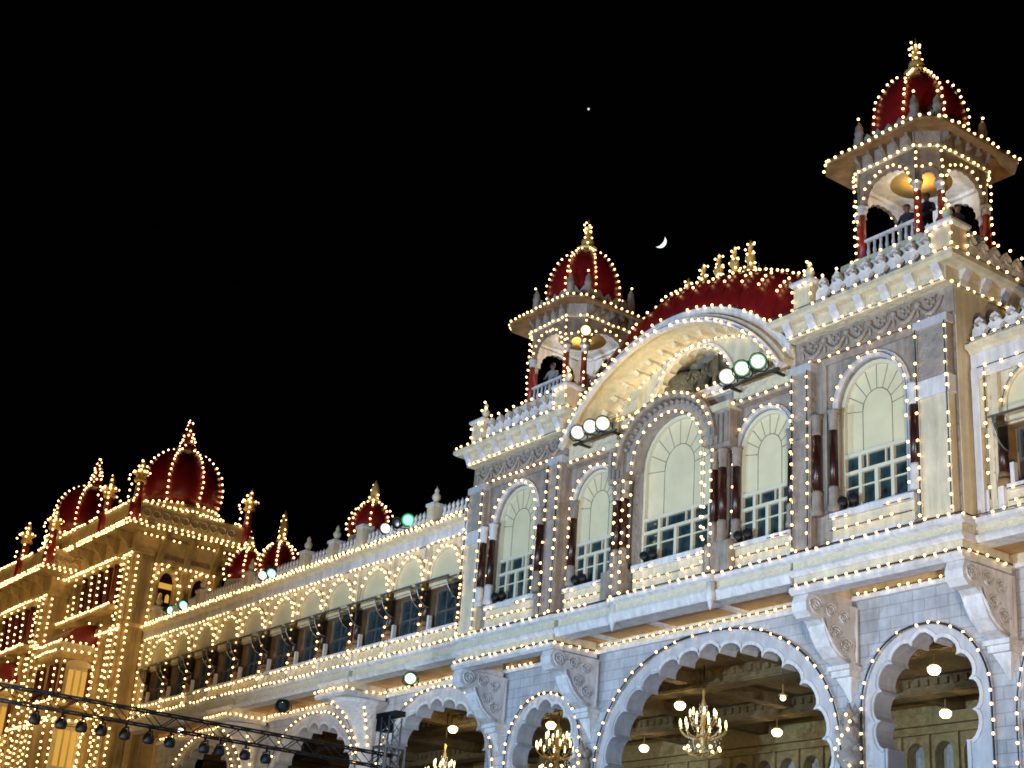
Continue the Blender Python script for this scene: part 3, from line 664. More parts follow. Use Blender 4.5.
def kiosk_lights(K_, nm):
    k, cx, cy, dr = K_
    oc = octa(cx, cy, 2.24, 1.76)
    festoon(f'bulb string round the eave edge of the {nm} kiosk', [[(*p, 24.55) for p in oc+[oc[0]]]], 0.27, 0.048)
    o2 = octa(cx, cy, 1.66, 1.12); festoon(f'bulb string under the frieze of the {nm} kiosk', [[(*p, 24.08) for p in o2+[o2[0]]]], 0.26, 0.045, wire=0.008)
    runs = []
    for i in range(8):
        a = 2*PI*i/8+PI/8; runs.append([(cx+(r+0.06)*math.cos(a), cy+(r+0.06)*math.sin(a), z) for r, z in dr[1:]])
    festoon(f'bulb strings up the red dome of the {nm} kiosk', runs, 0.27, 0.042, wire=0.008)
    festoon(f'bulb cluster on the gilt finial of the {nm} kiosk', [[(cx+0.2*math.cos(t*1.9), cy+0.2*math.sin(t*1.9), 27.85+t*0.075) for t in range(17)]], 0.22, 0.042, wire=0)
    cs = octa(cx, cy, 1.64, 1.12)
    festoon(f'bulb strings down the red columns of the {nm} kiosk', [[(cs[i][0], cs[i][1], 24.0), (cs[i][0], cs[i][1], 21.1)] for i in (7, 0, 1, 3, 2)], 0.26, 0.042, wire=0.008)
    runs = []; H, A = 1.6, 1.03; fr = lambda t: (1-abs(2*t-1))
    for i, (p, q) in enumerate(((0, 1), (2, 3), (1, 2), (4, 5), (6, 7))):
        c = octa(cx, cy, H, A+0.02); P_, Q_ = c[p], c[q]; wide = i != 2
        runs.append([(P_[0]+(Q_[0]-P_[0])*(0.5-0.42*math.cos(PI*j/12)), P_[1]+(Q_[1]-P_[1])*(0.5-0.42*math.cos(PI*j/12)), 23.05+(0.78 if wide else 0.42)*math.sin(PI*j/12)) for j in range(13)])
    festoon(f'bulb strings round the arches of the {nm} kiosk', runs, 0.25, 0.042, wire=0.008)
    pn = octa(cx, cy, 1.54, 1.06)
    festoon(f'single bulbs on the roof pinnacles of the {nm} kiosk', [[(p[0], p[1]-0.05, 25.85), (p[0]+0.06, p[1]-0.05, 26.0)] for p in pn], 0.2, 0.045, wire=0, dead=0)
kiosk_lights(KR, 'right'); kiosk_lights(KL, 'left')

# ------------------------------------------------------------------ WINGS
def wing(name, label, u0, u1, bays, arches, YU, corbels, peds, side, T=None):
    b = thing(name, label, 'palace wing', (X((u0+u1)/2), 34, -1.6))
    a, c = X(u0), X(u1)
    holes = []
    for ac in arches: holes.append(foils(superarc(X(ac), 3.65, 6.8, 3.65, 2.2), 13, 0.34, -1.5, tip=0.06))
    def clipx(poly): return [(min(max(p[0], a+0.01), c-0.01), p[1]) for p in poly]
    holes = [clipx(h) for h in holes]
    MB().plate([(a, -1.6), (c, -1.6), (c, 11.6), (a, 11.6)], [clipx([(p[0], max(p[1], -1.49)) for p in offset(q_, 0.06)]) for q_ in holes], YW+0.003, YW+0.6).build('arcade_wall', 'block', b)
    for ac, h in zip(arches, holes):
        sa = superarc(X(ac), 4.05, 7.1, 4.05, 2.2, 0, 60); outer = clipx([(sa[0][0], -1.45)]+sa+[(sa[-1][0], -1.45)])
        bd = MB().plate(outer, [[(p[0], max(p[1], -1.40)) for p in clipx(offset(h, 0.0))]], YW-0.04, YW+0.62).build('arch_band', 'smooth', b)
        MB().plate(clipx([(p[0], max(p[1], -1.38)) for p in offset(h, 0.11)]), [[(p[0], max(p[1], -1.36)) for p in h]], YW-0.08, YW-0.041).build('arch_trim', 'white', bd)
    MB().box(a, c, YW-0.10, YW-0.002, 11.32, 11.58).build('wall_band', 'cream', b)
    MB().box(a, c, YW-0.16, YW-0.002, 11.20, 11.315).build('band_moulding', 'white', b)
    MB().box(a, c, YU-0.1, YW, 11.585, 11.62).build('ledge_soffit', 'soffit', b)
    yl = YU-0.26
    segs = sorted(corbels)
    cur = u0
    for cb in segs:
        ledge(cur+0.08, cb-1.25, yl, b, False); ledge(cb-1.15, cb+1.15, yl-0.12, b, True); cur = cb+1.25
        mb = MB(Matrix.Translation((X(cb), YW, 0)))
        rings = []
        for zz, hw, dp in ((11.03, 1.25, 1.95), (10.85, 1.1, 1.75), (10.5, 0.72, 1.2), (10.0, 0.5, 0.8), (9.4, 0.4, 0.55), (8.9, 0.36, 0.45), (8.4, 0.36, 0.45), (3, 0.36, 0.45)):
            n = 14; rings.append([(hw*math.cos(PI+PI*i/n), -0.003-dp*abs(math.sin(PI*i/n))**0.7, zz) for i in range(n+1)])
        mb.loft(rings, True, True); mb.build('flared_corbel', 'whiterelief', b)
    ledge(cur, u1-0.08, yl, b, False)
    # upper wall with blind arches above and windows below
    hw = 0.93; hq = 1.16; Hs = []
    for bc in bays: Hs.append([(X(bc)-hq, 12.95), (X(bc)-hq, 14.56), (X(bc)+hq, 14.56), (X(bc)+hq, 12.95)])
    MB().plate([(a, 12.17), (c, 12.17), (c, 16.3), (a, 16.3)], Hs, YU, YU+0.5).build('upper_wall', 'cream', b)
    MB().box(a, c, 38, 38.3, 11.6, 17).build('rear_wall', 'cream', b)
    MB().box(a, c, YU+0.2, 38.3, 16.9, 17.0).build('flat_roof', 'cream', b)
    for bc in bays:
        x = X(bc)
        pn = MB().plate(arch(x, 1.9, 14.62, 15.1, 16.0), [], YU-0.03, YU-0.002).build('blind_arch', 'panel', b)
        MB().plate(arch(x, 2.08, 14.62, 15.1, 16.1), [arch(x, 1.9, 14.63, 15.1, 15.99)], YU-0.09, YU-0.0021).build('arch_moulding', 'cream', pn)
        f = MB(); yg = YU+0.34
        MB().box(x-hq+0.002, x-hw, yg-0.02, yg+0.06, 12.952, 14.558).box(x-hq+0.002, x-hq+0.03, YU+0.004, yg-0.021, 12.952, 14.558).box(x-hq+0.031, x+hq-0.031, YU+0.004, yg-0.06, 14.535, 14.5585).build('window_reveal', 'brown', b); MB().box(x+hw, x+hq-0.002, yg-0.02, yg+0.06, 12.952, 14.558).build('window_reveal', 'brown', b)  # brown lining: column tone and recess shade put into its colour
        f.box(x-hw, x-hw+0.07, yg-0.05, yg+0.05, 12.95, 14.55).box(x+hw-0.07, x+hw, yg-0.05, yg+0.05, 12.95, 14.55).box(x-hw+0.07, x+hw-0.07, yg-0.05, yg+0.05, 12.95, 13.03).box(x-hw+0.07, x+hw-0.07, yg-0.05, yg+0.05, 14.47, 14.55).box(x-hw+0.07, x+hw-0.07, yg-0.045, yg+0.05, 13.65, 13.72)
        for q in (-0.31, 0.31): f.box(x+q-0.025, x+q+0.025, yg-0.04, yg+0.04, 13.03, 13.65).box(x+q-0.025, x+q+0.025, yg-0.04, yg+0.04, 13.72, 14.47)
        fr = f.build('window', 'steel', b)
        MB().box(x-hw, x+hw, yg+0.055, yg+0.07, 12.96, 14.54).build('glass', 'glass', fr)
        MB().box(x-1.05, x+1.05, YU-0.14, YU-0.002, 12.80, 12.94).build('window_sill', 'white', b)
        MB().box(x-0.8, x+0.8, YU-0.06, YU-0.002, 12.30, 12.72).build('sill_panel', 'creamrelief', b)
        MB().box(x-hw-0.02, x-hw+0.10, YU-0.10, YU+0.05, 12.945, 13.5).build('jamb_block', 'white', b)
        aw = MB(); R = 0.62; yc_, zc_ = YU-0.02, 14.60
        aw.box(x-1.12, x+1.12, yc_-R-0.03, yc_-R+0.02, zc_-0.03, zc_+0.03)
        arcp = [(yc_-R*math.cos(PI/2*j/8), zc_-R*1.25*math.sin(PI/2*j/8)) for j in range(9)]
        for q in (-1.0, 1.0): aw.tube([(x+q, p[0], p[1]) for p in arcp], 0.022, 5)
        awo = aw.build('awning', 'steel', b)
        for q in (-1.0, 1.0): MB().profx(arcp+[(yc_, zc_)], x+q-0.006, x+q+0.006).build('awning_cheek', 'smoke', awo)
        for q in (-1.16, 1.16):
            column(bc+q, YU-0.04, b, 12.95, 13.3, 14.5, 14.62, 0.13, 'brown')
    edges = sorted(set([u0+0.25]+[bc-1.24 for bc in bays]+[bc+1.24 for bc in bays]+[u1-0.25]))
    eg = [edges[0]]
    for e in edges[1:]:
        if e-eg[-1] < 0.4: eg[-1] = (e+eg[-1])/2
        else: eg.append(e)
    for e in eg:
        MB().box(X(e)-0.10, X(e)+0.10, YU-0.16, YU-0.002, 14.62, 16.28).build('pilaster', 'cream', b)
        MB().box(X(e)-0.08, X(e)+0.08, YU-0.12, YU-0.002, 12.18, 12.94).build('pilaster_foot', 'white', b)
    MB().box(a, c, YU-0.14, YU+0.4, 16.302, 16.72).build('wing_frieze', 'white', b)
    MB().profx([(YU-0.36, 16.85), (YU-0.36, 16.95), (YU+0.4, 16.98), (YU+0.4, 16.722), (YU-0.16, 16.722), (YU-0.22, 16.80)], a, c).build('wing_cornice', 'cream', b)
    # balustrade
    MB().box(a, c, YU-0.16, YU+0.10, 16.982, 17.10).build('balustrade_kerb', 'cream', b)
    bme = MB().lathe([(0.10, 17.102), (0.10, 17.16), (0.05, 17.24), (0.115, 17.42), (0.05, 17.56), (0.075, 17.62), (0.09, 17.68), (0.05, 17.76), (0.015, 17.84)], (0, 0, 0), 7).mesh('baluster', M['white'])
    x = u0+0.2
    if side > 0: parapet(None, X(u0+0.05), X(peds[0][0]-0.3), YU-0.10, b, 17.101, 0.95); parapet(None, X(peds[0][0]+0.3), X(u1-0.3), YU-0.10, b, 17.101, 0.95); x = u1
    while x < u1-0.1:
        if all(abs(x-p[0]) > 0.42 for p in peds):
            inst(bme, 'baluster', b, (X(x), YU-0.03, 0))
        x += 0.29
    for (pu, kind) in peds:
        top = 17.85 if kind else 18.05
        p = MB().box(X(pu)-0.23, X(pu)+0.23, YU-0.26, YU+0.22, 17.102, top).build('pedestal', 'cream', b)
        MB().box(X(pu)-0.28, X(pu)+0.28, YU-0.31, YU+0.27, top+0.001, top+0.12).build('pedestal_cap', 'white', p)
        if kind: MB().lathe([(0.13, top+0.121), (0.07, top+0.2), (0.17, top+0.36), (0.18, top+0.46), (0.08, top+0.6), (0.1, top+0.68), (0.02, top+0.85)], (X(pu), YU-0.02, 0), 9).build('urn', 'cream', p)
    return b, eg
bays = [-12.72, -15.2, -17.72, -20.5, -22.95, -25.4, -28.15, -30.62, -33.1, -35.75, -38.25]
PEDS = [(-13.9, 1), (-19.2, 0), (-21.5, 1), (-24.0, 1), (-29.3, 1), (-34.4, 1), (-39.6, 1)]
YL = 30.4; YR = 30.75
WL = wing('palace_wing', 'long cream gallery wing with dark awnings between left tower and far golden towers', -40.65, -11.06, bays, [-15.0, -24.4, -35.1], YL, [-19.75, -29.85], PEDS, -1)
WR = wing('palace_wing', 'short stretch of white wing at the right edge beside the right tower', 11.07, 18.0, [13.0, 15.5], [15.0], YR, [], [(13.4, 1), (16.8, 1)], 1)
MB().box(X(11.1), X(11.32), YR-0.2, YR-0.165, 12.2, 16.28).build('corner_pilaster', 'white', WR[0])
MB().box(X(11.08), X(17.9), YR-0.18, YR-0.145, 16.0, 16.29).build('carved_frieze', 'whiterelief', WR[0])

# ---- wing lights
def HL(u0, u1, y, z): return [(X(u0), y, z), (X(u1), y, z)]
G = 'strings of warm bulbs on the palace'
for (nm, u0, u1) in (('near third', -20, -11.2), ('middle third', -30, -20.2), ('far third', -40.5, -30.2)):
    r = 0.052; ar = [x for x in bays if u0 < x < u1]
    festoon(f'bulb string along the ledge top on the long wing, {nm}', HL(u1, u0, YL-0.43, 12.22), 0.36, r)
    festoon(f'bulb string under the white frieze on the long wing, {nm}', HL(u1, u0, YL-0.22, 16.26), 0.36, r)
    festoon(f'upper bulb string on the cornice edge on the long wing, {nm}', HL(u1, u0, YL-0.40, 17.0), 0.3, r)
    festoon(f'bulb string at the foot of the balusters on the long wing, {nm}', HL(u1, u0, YL-0.24, 17.18), 0.34, r)
    festoon(f'bulb string below the window sills on the long wing, {nm}', HL(u1, u0, YL-0.2, 12.76), 0.40, r)
    festoon(f'bulb string along the wall band over the arches on the long wing, {nm}', HL(u1, u0, YW-0.22, 11.42), 0.36, r)
    festoon(f'bulb strings round the blind arches on the long wing, {nm}', [V3(arc_pts(X(c_), 2.06, 15.0, 16.08), YL-0.16) for c_ in ar], 0.33, r, wire=0.008)
    festoon(f'bulb strings down the pilasters on the long wing, {nm}', [[(X(e), YL-0.24, 16.2), (X(e), YL-0.24, 12.3)] for e in WL[1] if u0 < e < u1], 0.36, r, wire=0.008)
def strap(ac, a, zc, b, ex, z0, uL=-99, uR=99): return [p for p in V3(superarc(X(ac), a, zc, b, ex, 0, 50), YW-0.13) if X(uL) < p[0] < X(uR)]
def strap_run(ac, a, zc, b, ex, zb):
    sa = superarc(X(ac), a, zc, b, ex, 0, 50); return V3([(sa[0][0], zb)]+sa+[(sa[-1][0], zb)], YW-0.13)
for ac, nm in ((-15.0, 'nearest arch of the long wing'), (-24.4, 'middle arch of the long wing'), (-35.1, 'farthest arch of the long wing')):
    festoon(f'bulb string looped over the {nm}', strap_run(ac, 4.1, 7.1, 4.12, 2.2, 4), 0.38, 0.05, wire=0.02)
festoon('bulb string looped over the cut-off arch at the right edge', strap_run(15.0, 4.05, 7.1, 4.12, 2.2, 4), 0.38, 0.045, wire=0.02)
for cb, nm in ((-19.75, 'nearer'), (-29.85, 'farther')):
    festoon(f'bulb strings on the flared corbel, {nm} of the two on the long wing', [[(X(cb)-1.2, YL-0.55, 11.3), (X(cb)+1.2, YL-0.55, 11.3), (X(cb)+1.22, YW-0.2, 11.3)], [(X(cb)-0.1, YW-2.0, 10.95), (X(cb)-0.1, YW-1.25, 10.5), (X(cb)-0.1, YW-0.9, 10.0), (X(cb), YW-0.6, 9.4), (X(cb), YW-0.55, 8.5)], [(X(cb)+0.9, YW-1.0, 10.85), (X(cb)+0.55, YW-0.6, 10.3), (X(cb)+0.4, YW-0.3, 9.3)]], 0.3, 0.05, wire=0.01)
festoon('bulb string along the ledge top of the short right wing', HL(11.2, 17, YR-0.43, 12.22), 0.36, 0.045)
festoon('bulb string at the foot of the parapet of the short right wing', HL(11.2, 17, YR-0.42, 17.02), 0.36, 0.045)
festoon('bulb string under the frieze of the short right wing', HL(11.3, 17, YR-0.2, 16.28), 0.5, 0.045)
festoon('bulb string down the pilaster beside the window of the short right wing', [[(X(11.55), YR-0.26, 16.2), (X(11.55), YR-0.26, 12.6)]], 0.36, 0.045)
festoon('bulb string round the window arch of the short right wing', [V3(arc_pts(X(13.0), 2.06, 15.0, 16.08), YR-0.16)], 0.36, 0.045)
festoon('bulb strings below the window sill of the short right wing', [HL(12.0, 17, YR-0.2, 12.80), HL(12.0, 17, YR-0.14, 12.5)], 0.4, 0.045)

# ------------------------------------------------------------------ pavilion lights
for s, nm in ((1, 'right'), (-1, 'left')):
    r = 0.045 if s > 0 else 0.05
    uo = 11.15 if s > 0 else -5.25     # the side that faces the camera
    ui = 5.4 if s > 0 else -11.0
    yl = 29.80
    festoon(f'bulb string along the ledge top of the {nm} tower', [[(X(ui), yl, 12.20), (X(uo), yl, 12.20)]+([(X(uo), 30.5, 12.20)] if s > 0 else [])], 0.40, r, wire=0.022)
    festoon(f'bulb string along the lower beam of the {nm} tower ledge', [[(X(ui), 29.82, 11.27), (X(uo), 29.82, 11.27), (X(uo), YW-0.2, 11.27)]], 0.36, r, wire=0.022)
    festoon(f'bulb string along the wall band under the {nm} tower', HL(ui+0.5, uo-0.5, YW-0.22, 11.34), 0.36, r)
    c_ = X(s*8.12)
    festoon(f'bulb string round the tall arched window of the {nm} tower', [[(c_-1.32, YF-0.16, 13.3)]+V3(arc_pts(c_, 2.62, 16.1, 17.5), YF-0.16)+[(c_+1.32, YF-0.16, 13.3)]], 0.36, r, wire=0.01)
    festoon(f'bulb strings below the window sill of the {nm} tower', [[(c_-1.4, YF-0.24, 12.94), (c_-0.7, YF-0.24, 12.94)], [(c_+0.5, YF-0.24, 12.94), (c_+1.4, YF-0.24, 12.94)], [(c_-1.4, YF-0.2, 12.62), (c_+1.4, YF-0.2, 12.62)]], 0.38, r, wire=0.012)
    v = []
    for ue in (5.45, 6.04, 9.92, 10.88): v.append([(X(s*ue), YF-0.34, 17.55), (X(s*ue), YF-0.34, 12.3)])
    festoon(f'bulb strings down the piers of the {nm} tower', v, 0.36, r, wire=0.02)
    festoon(f'bulb string under the garland frieze of the {nm} tower', HL(s*5.5, s*10.9, YF-0.16, 17.83), 0.36, r, wire=0.01)
    ec = X(s*8.165)
    festoon(f'bulb string below the eave brackets of the {nm} tower', [[(ec-2.8, YF-0.46, 18.69), (ec+2.86, YF-0.46, 18.69), (ec+2.98, 34.5, 18.69)]], 0.34, r, wire=0.01)
    festoon(f'bulb string along the eave edge of the {nm} tower', [[(ec-3.38, 33, 19.38), (ec-3.38, 29.42, 19.38), (ec+3.38, 29.42, 19.38), (ec+3.40, 36, 19.38)]], 0.40, r, wire=0.012)
    festoon(f'bulb string over the pierced parapet peaks of the {nm} tower', [[(ec-1.6, 29.66, 20.28), (ec+2.5, 29.66, 20.28)], [(ec+3.2, 30.4, 20.28), (ec+3.2, 35.8, 20.28)]], 0.52, r, wire=0)
    pp = []
    for px_, py_ in ((ec-2.02, 29.85), (ec+2.96, 29.85)):
        pp += [[(px_-0.3, py_-0.38, 19.5), (px_-0.3, py_-0.38, 20.1), (px_+0.38, py_-0.38, 20.1), (px_+0.38, py_-0.38, 19.5)], [(px_+0.40, py_+0.3, 19.5), (px_+0.40, py_+0.3, 20.1)], [(px_-0.2, py_-0.1, 20.6), (px_, py_-0.05, 21.08), (px_+0.2, py_-0.1, 20.6)]]
    festoon(f'bulb strings on the parapet pedestals of the {nm} tower', pp, 0.30, r, wire=0.008)
    c2 = X(s*3.92)
    festoon(f'bulb string round the {nm} side window of the central bay', [[(c2-1.22, YC-0.16, 13.2)]+V3(arc_pts(c2, 2.42, 15.9, 17.16), YC-0.16)+[(c2+1.22, YC-0.16, 13.2)]], 0.36, r, wire=0.01)
    festoon(f'bulb strings on the sill below the {nm} side window', [[(c2-1.2, YC-0.36, 12.9), (c2-0.6, YC-0.36, 12.9)], [(c2+0.4, YC-0.36, 12.9), (c2+1.2, YC-0.36, 12.9)], [(c2-1.2, YC-0.32, 12.58), (c2+1.2, YC-0.32, 12.58)]], 0.38, r, wire=0.012)
    festoon(f'bulb strings along the carved panel over the {nm} side window', [[(c2-1.2, YC-0.38, 17.45), (c2+1.3, YC-0.38, 17.45)], [(c2-1.2, YC-0.38, 18.56), (c2+1.3, YC-0.38, 18.56)]], 0.36, r, wire=0.01)
    festoon(f'bulb strings down the column pair {nm} of the central window', [[(X(s*1.88), YC-0.56, 16.2), (X(s*1.88), YC-0.56, 12.3)], [(X(s*2.24), YC-0.60, 16.2), (X(s*2.24), YC-0.60, 12.3)]], 0.34, r, wire=0.01)
    festoon(f'bulb string looped over the small arch under the {nm} tower', strap_run(s*8.15, 2.1, 8.1, 2.12, 2.1, 4), 0.36, r, wire=0.03, dead=0.12)
    festoon(f'bulb string climbing the carved capital {nm} of the great arch', [[(X(s*5.75)+0.3*math.cos(t), YW-0.55, 6.5+t*0.2) for t in range(9)]], 0.24, r, wire=0.006)
r = 0.048
MB().box(X(10.985), X(11.01), YF+0.004, YF+0.56, 12.18, 18.65).build('corner_quoin', 'cream', pav)
festoon('bulb string along the ledge top of the central bay', [[(X(-5.2), 29.85, 12.2), (X(-2.4), 29.85, 12.2), (X(-2.3), 29.68, 12.2), (X(2.3), 29.68, 12.2), (X(2.4), 29.85, 12.2), (X(5.2), 29.85, 12.2)]], 0.38, r, wire=0.022)
festoon('bulb string along the wall band over the great arch', HL(-5.2, 5.2, YW-0.22, 11.42), 0.36, r)
festoon('bulb string looped over the great arch', strap_run(0, 5.3, 7.0, 4.2, 2.2, 3), 0.42, r, wire=0.03, dead=0.1)
festoon('bulb string round the tall central window', [[(X(-1.68), YC-0.44, 13.3)]+V3(arc_pts(X(0), 3.3, 16.4, 17.9, 20), YC-0.46)+[(X(1.68), YC-0.44, 13.3)]], 0.34, r, wire=0.01)
festoon('bulb string along the grey hood over the central window', V3(arc_pts(X(0), 4.55, 16.5, 18.45, 20), YC-0.70), 0.33, r, wire=0.01)
festoon('bulb strings on the sill below the central window', [HL(-1.6, -0.6, YC-0.4, 12.97), HL(0.5, 1.6, YC-0.4, 12.97), HL(-1.6, 1.6, YC-0.36, 12.62)], 0.38, r, wire=0.01)
festoon('bulb string along the front edge of the gable arch', V3(circ(6.10, -5.1, 5.1), 29.49), 0.36, r, wire=0.01)
festoon('bulb string along the inner edge of the gable vault', V3(circ(6.06, -5.0, 5.0), 31.12), 0.27, r, wire=0.01)
festoon('bulb string round the gable opening', V3(arc_pts(X(-0.3), 4.1, 18.5, 20.64, 20), 31.08), 0.30, 0.04, wire=0.008)
festoon('bulb strings on the gable balcony front', [HL(-2.6, 2.6, YC-0.24, 18.44), HL(-2.6, 2.6, YC-0.24, 18.12)], 0.36, r, wire=0.008)
festoon('bulb string along the white rim of the red barrel roof', V3(circ(6.68, -5.2, 5.2), 29.90), 0.40, r, wire=0.01)
festoon('bulb string woven through the gilt crest of the barrel roof', [(X(-2.7+4.8*i/60), 32.05, roof_z(8.3, -2.7+4.8*i/60)+0.35+0.2*math.sin(i*1.3)) for i in range(61)], 0.32, 0.042, wire=0)
runs = []
for u in (-3.75, -2.25, -1.5, -0.75, 0, 0.75, 1.5, 2.25, 3.0, 3.75, 4.5, 5.2): runs.append([(X(u), yy-0.09, roof_z(R, u, k)+0.05) for k, (yy, R) in enumerate(prof[2:5])])
festoon('bulb strings climbing the red barrel roof', runs, 0.27, r, wire=0.008)
festoon('bulb string along the crest of the red barrel roof', [(X(-5.1+10.2*i/40), 31.5, roof_z(8.3, -5.1+10.2*i/40)+0.12) for i in range(41)], 0.26, r, wire=0.01)
for i, u in enumerate(FIN):
    zz = roof_z(8.3, u)
    festoon(f"bulb cluster on the {['leftmost', 'second from left', 'middle', 'fourth from left', 'rightmost'][i]} gilt finial of the barrel roof", [[(X(u)+0.2*math.cos(t*1.7), 32.3+0.2*math.sin(t*1.7), zz+0.05+t*0.1) for t in range(17)]], 0.26, 0.042, wire=0)

# ------------------------------------------------------------------ ROOF DOMES on the wing
def roof_dome(u, y, zb, s, label, fin):
    d = thing('roof_dome', label, 'dome', (X(u), y, zb), 'red domes on the wing roof'); c = (X(u), y, zb)
    MB().lathe([(0.95*s, -3.0), (0.95*s, 0), (1.05*s, 0.05), (1.05*s, 0.3*s), (0.98*s, 0.35*s)], c, 24).build('drum', 'cream', d)
    pr = [(0.95*s, 0.351*s), (1.12*s, 0.7*s), (1.14*s, 1.0*s), (1.0*s, 1.45*s), (0.72*s, 1.85*s), (0.4*s, 2.1*s), (0.22*s, 2.2*s)]
    MB().lathe(pr, c, 24).build('dome', 'red', d)
    MB().lathe([(0.24*s, 2.2*s), (0.34*s, 2.28*s), (0.16*s, 2.4*s), (0.24*s, 2.4*s+fin*0.2), (0.2*s, 2.4*s+fin*0.5), (0.15*s, 2.4*s+fin*0.7), (0.02, 2.4*s+fin)], c, 8).build('dome_finial', 'gold' if fin < 1.8 else 'redcol', d)
    runs = [[(c[0]+(r+0.05)*math.cos(a), c[1]+(r+0.05)*math.sin(a), zb+z) for r, z in pr] for a in [2*PI*i/8-PI/2+0.2 for i in range(8)]]
    runs += [[(c[0]+0.32*s*math.cos(t*2.1)*(1-t/22), c[1]+0.32*s*math.sin(t*2.1)*(1-t/22), zb+2.35*s+t*fin/18) for t in range(18)]]
    return d, runs
d, ru = roof_dome(-22.0, 32.3, 18.3, 0.92, 'small red onion dome behind the balusters near the white floodlight', 0.85)
festoon('bulb strings on the small red dome nearest the left tower', ru, 0.27, 0.05, wire=0.008)
d, ru = roof_dome(-31.0, 32.6, 18.2, 0.95, 'red dome with tall spike on the wing roof beside the far golden tower', 1.5)
festoon('bulb strings on the red dome with a tall spike beside the golden tower', ru, 0.25, 0.055, wire=0.008)
d, ru = roof_dome(-33.0, 31.9, 18.1, 0.95, 'low red dome in front of the taller spiked dome on the wing roof', 0.5)
festoon('bulb strings on the low red dome in front of the spiked one', ru, 0.27, 0.055, wire=0.008)

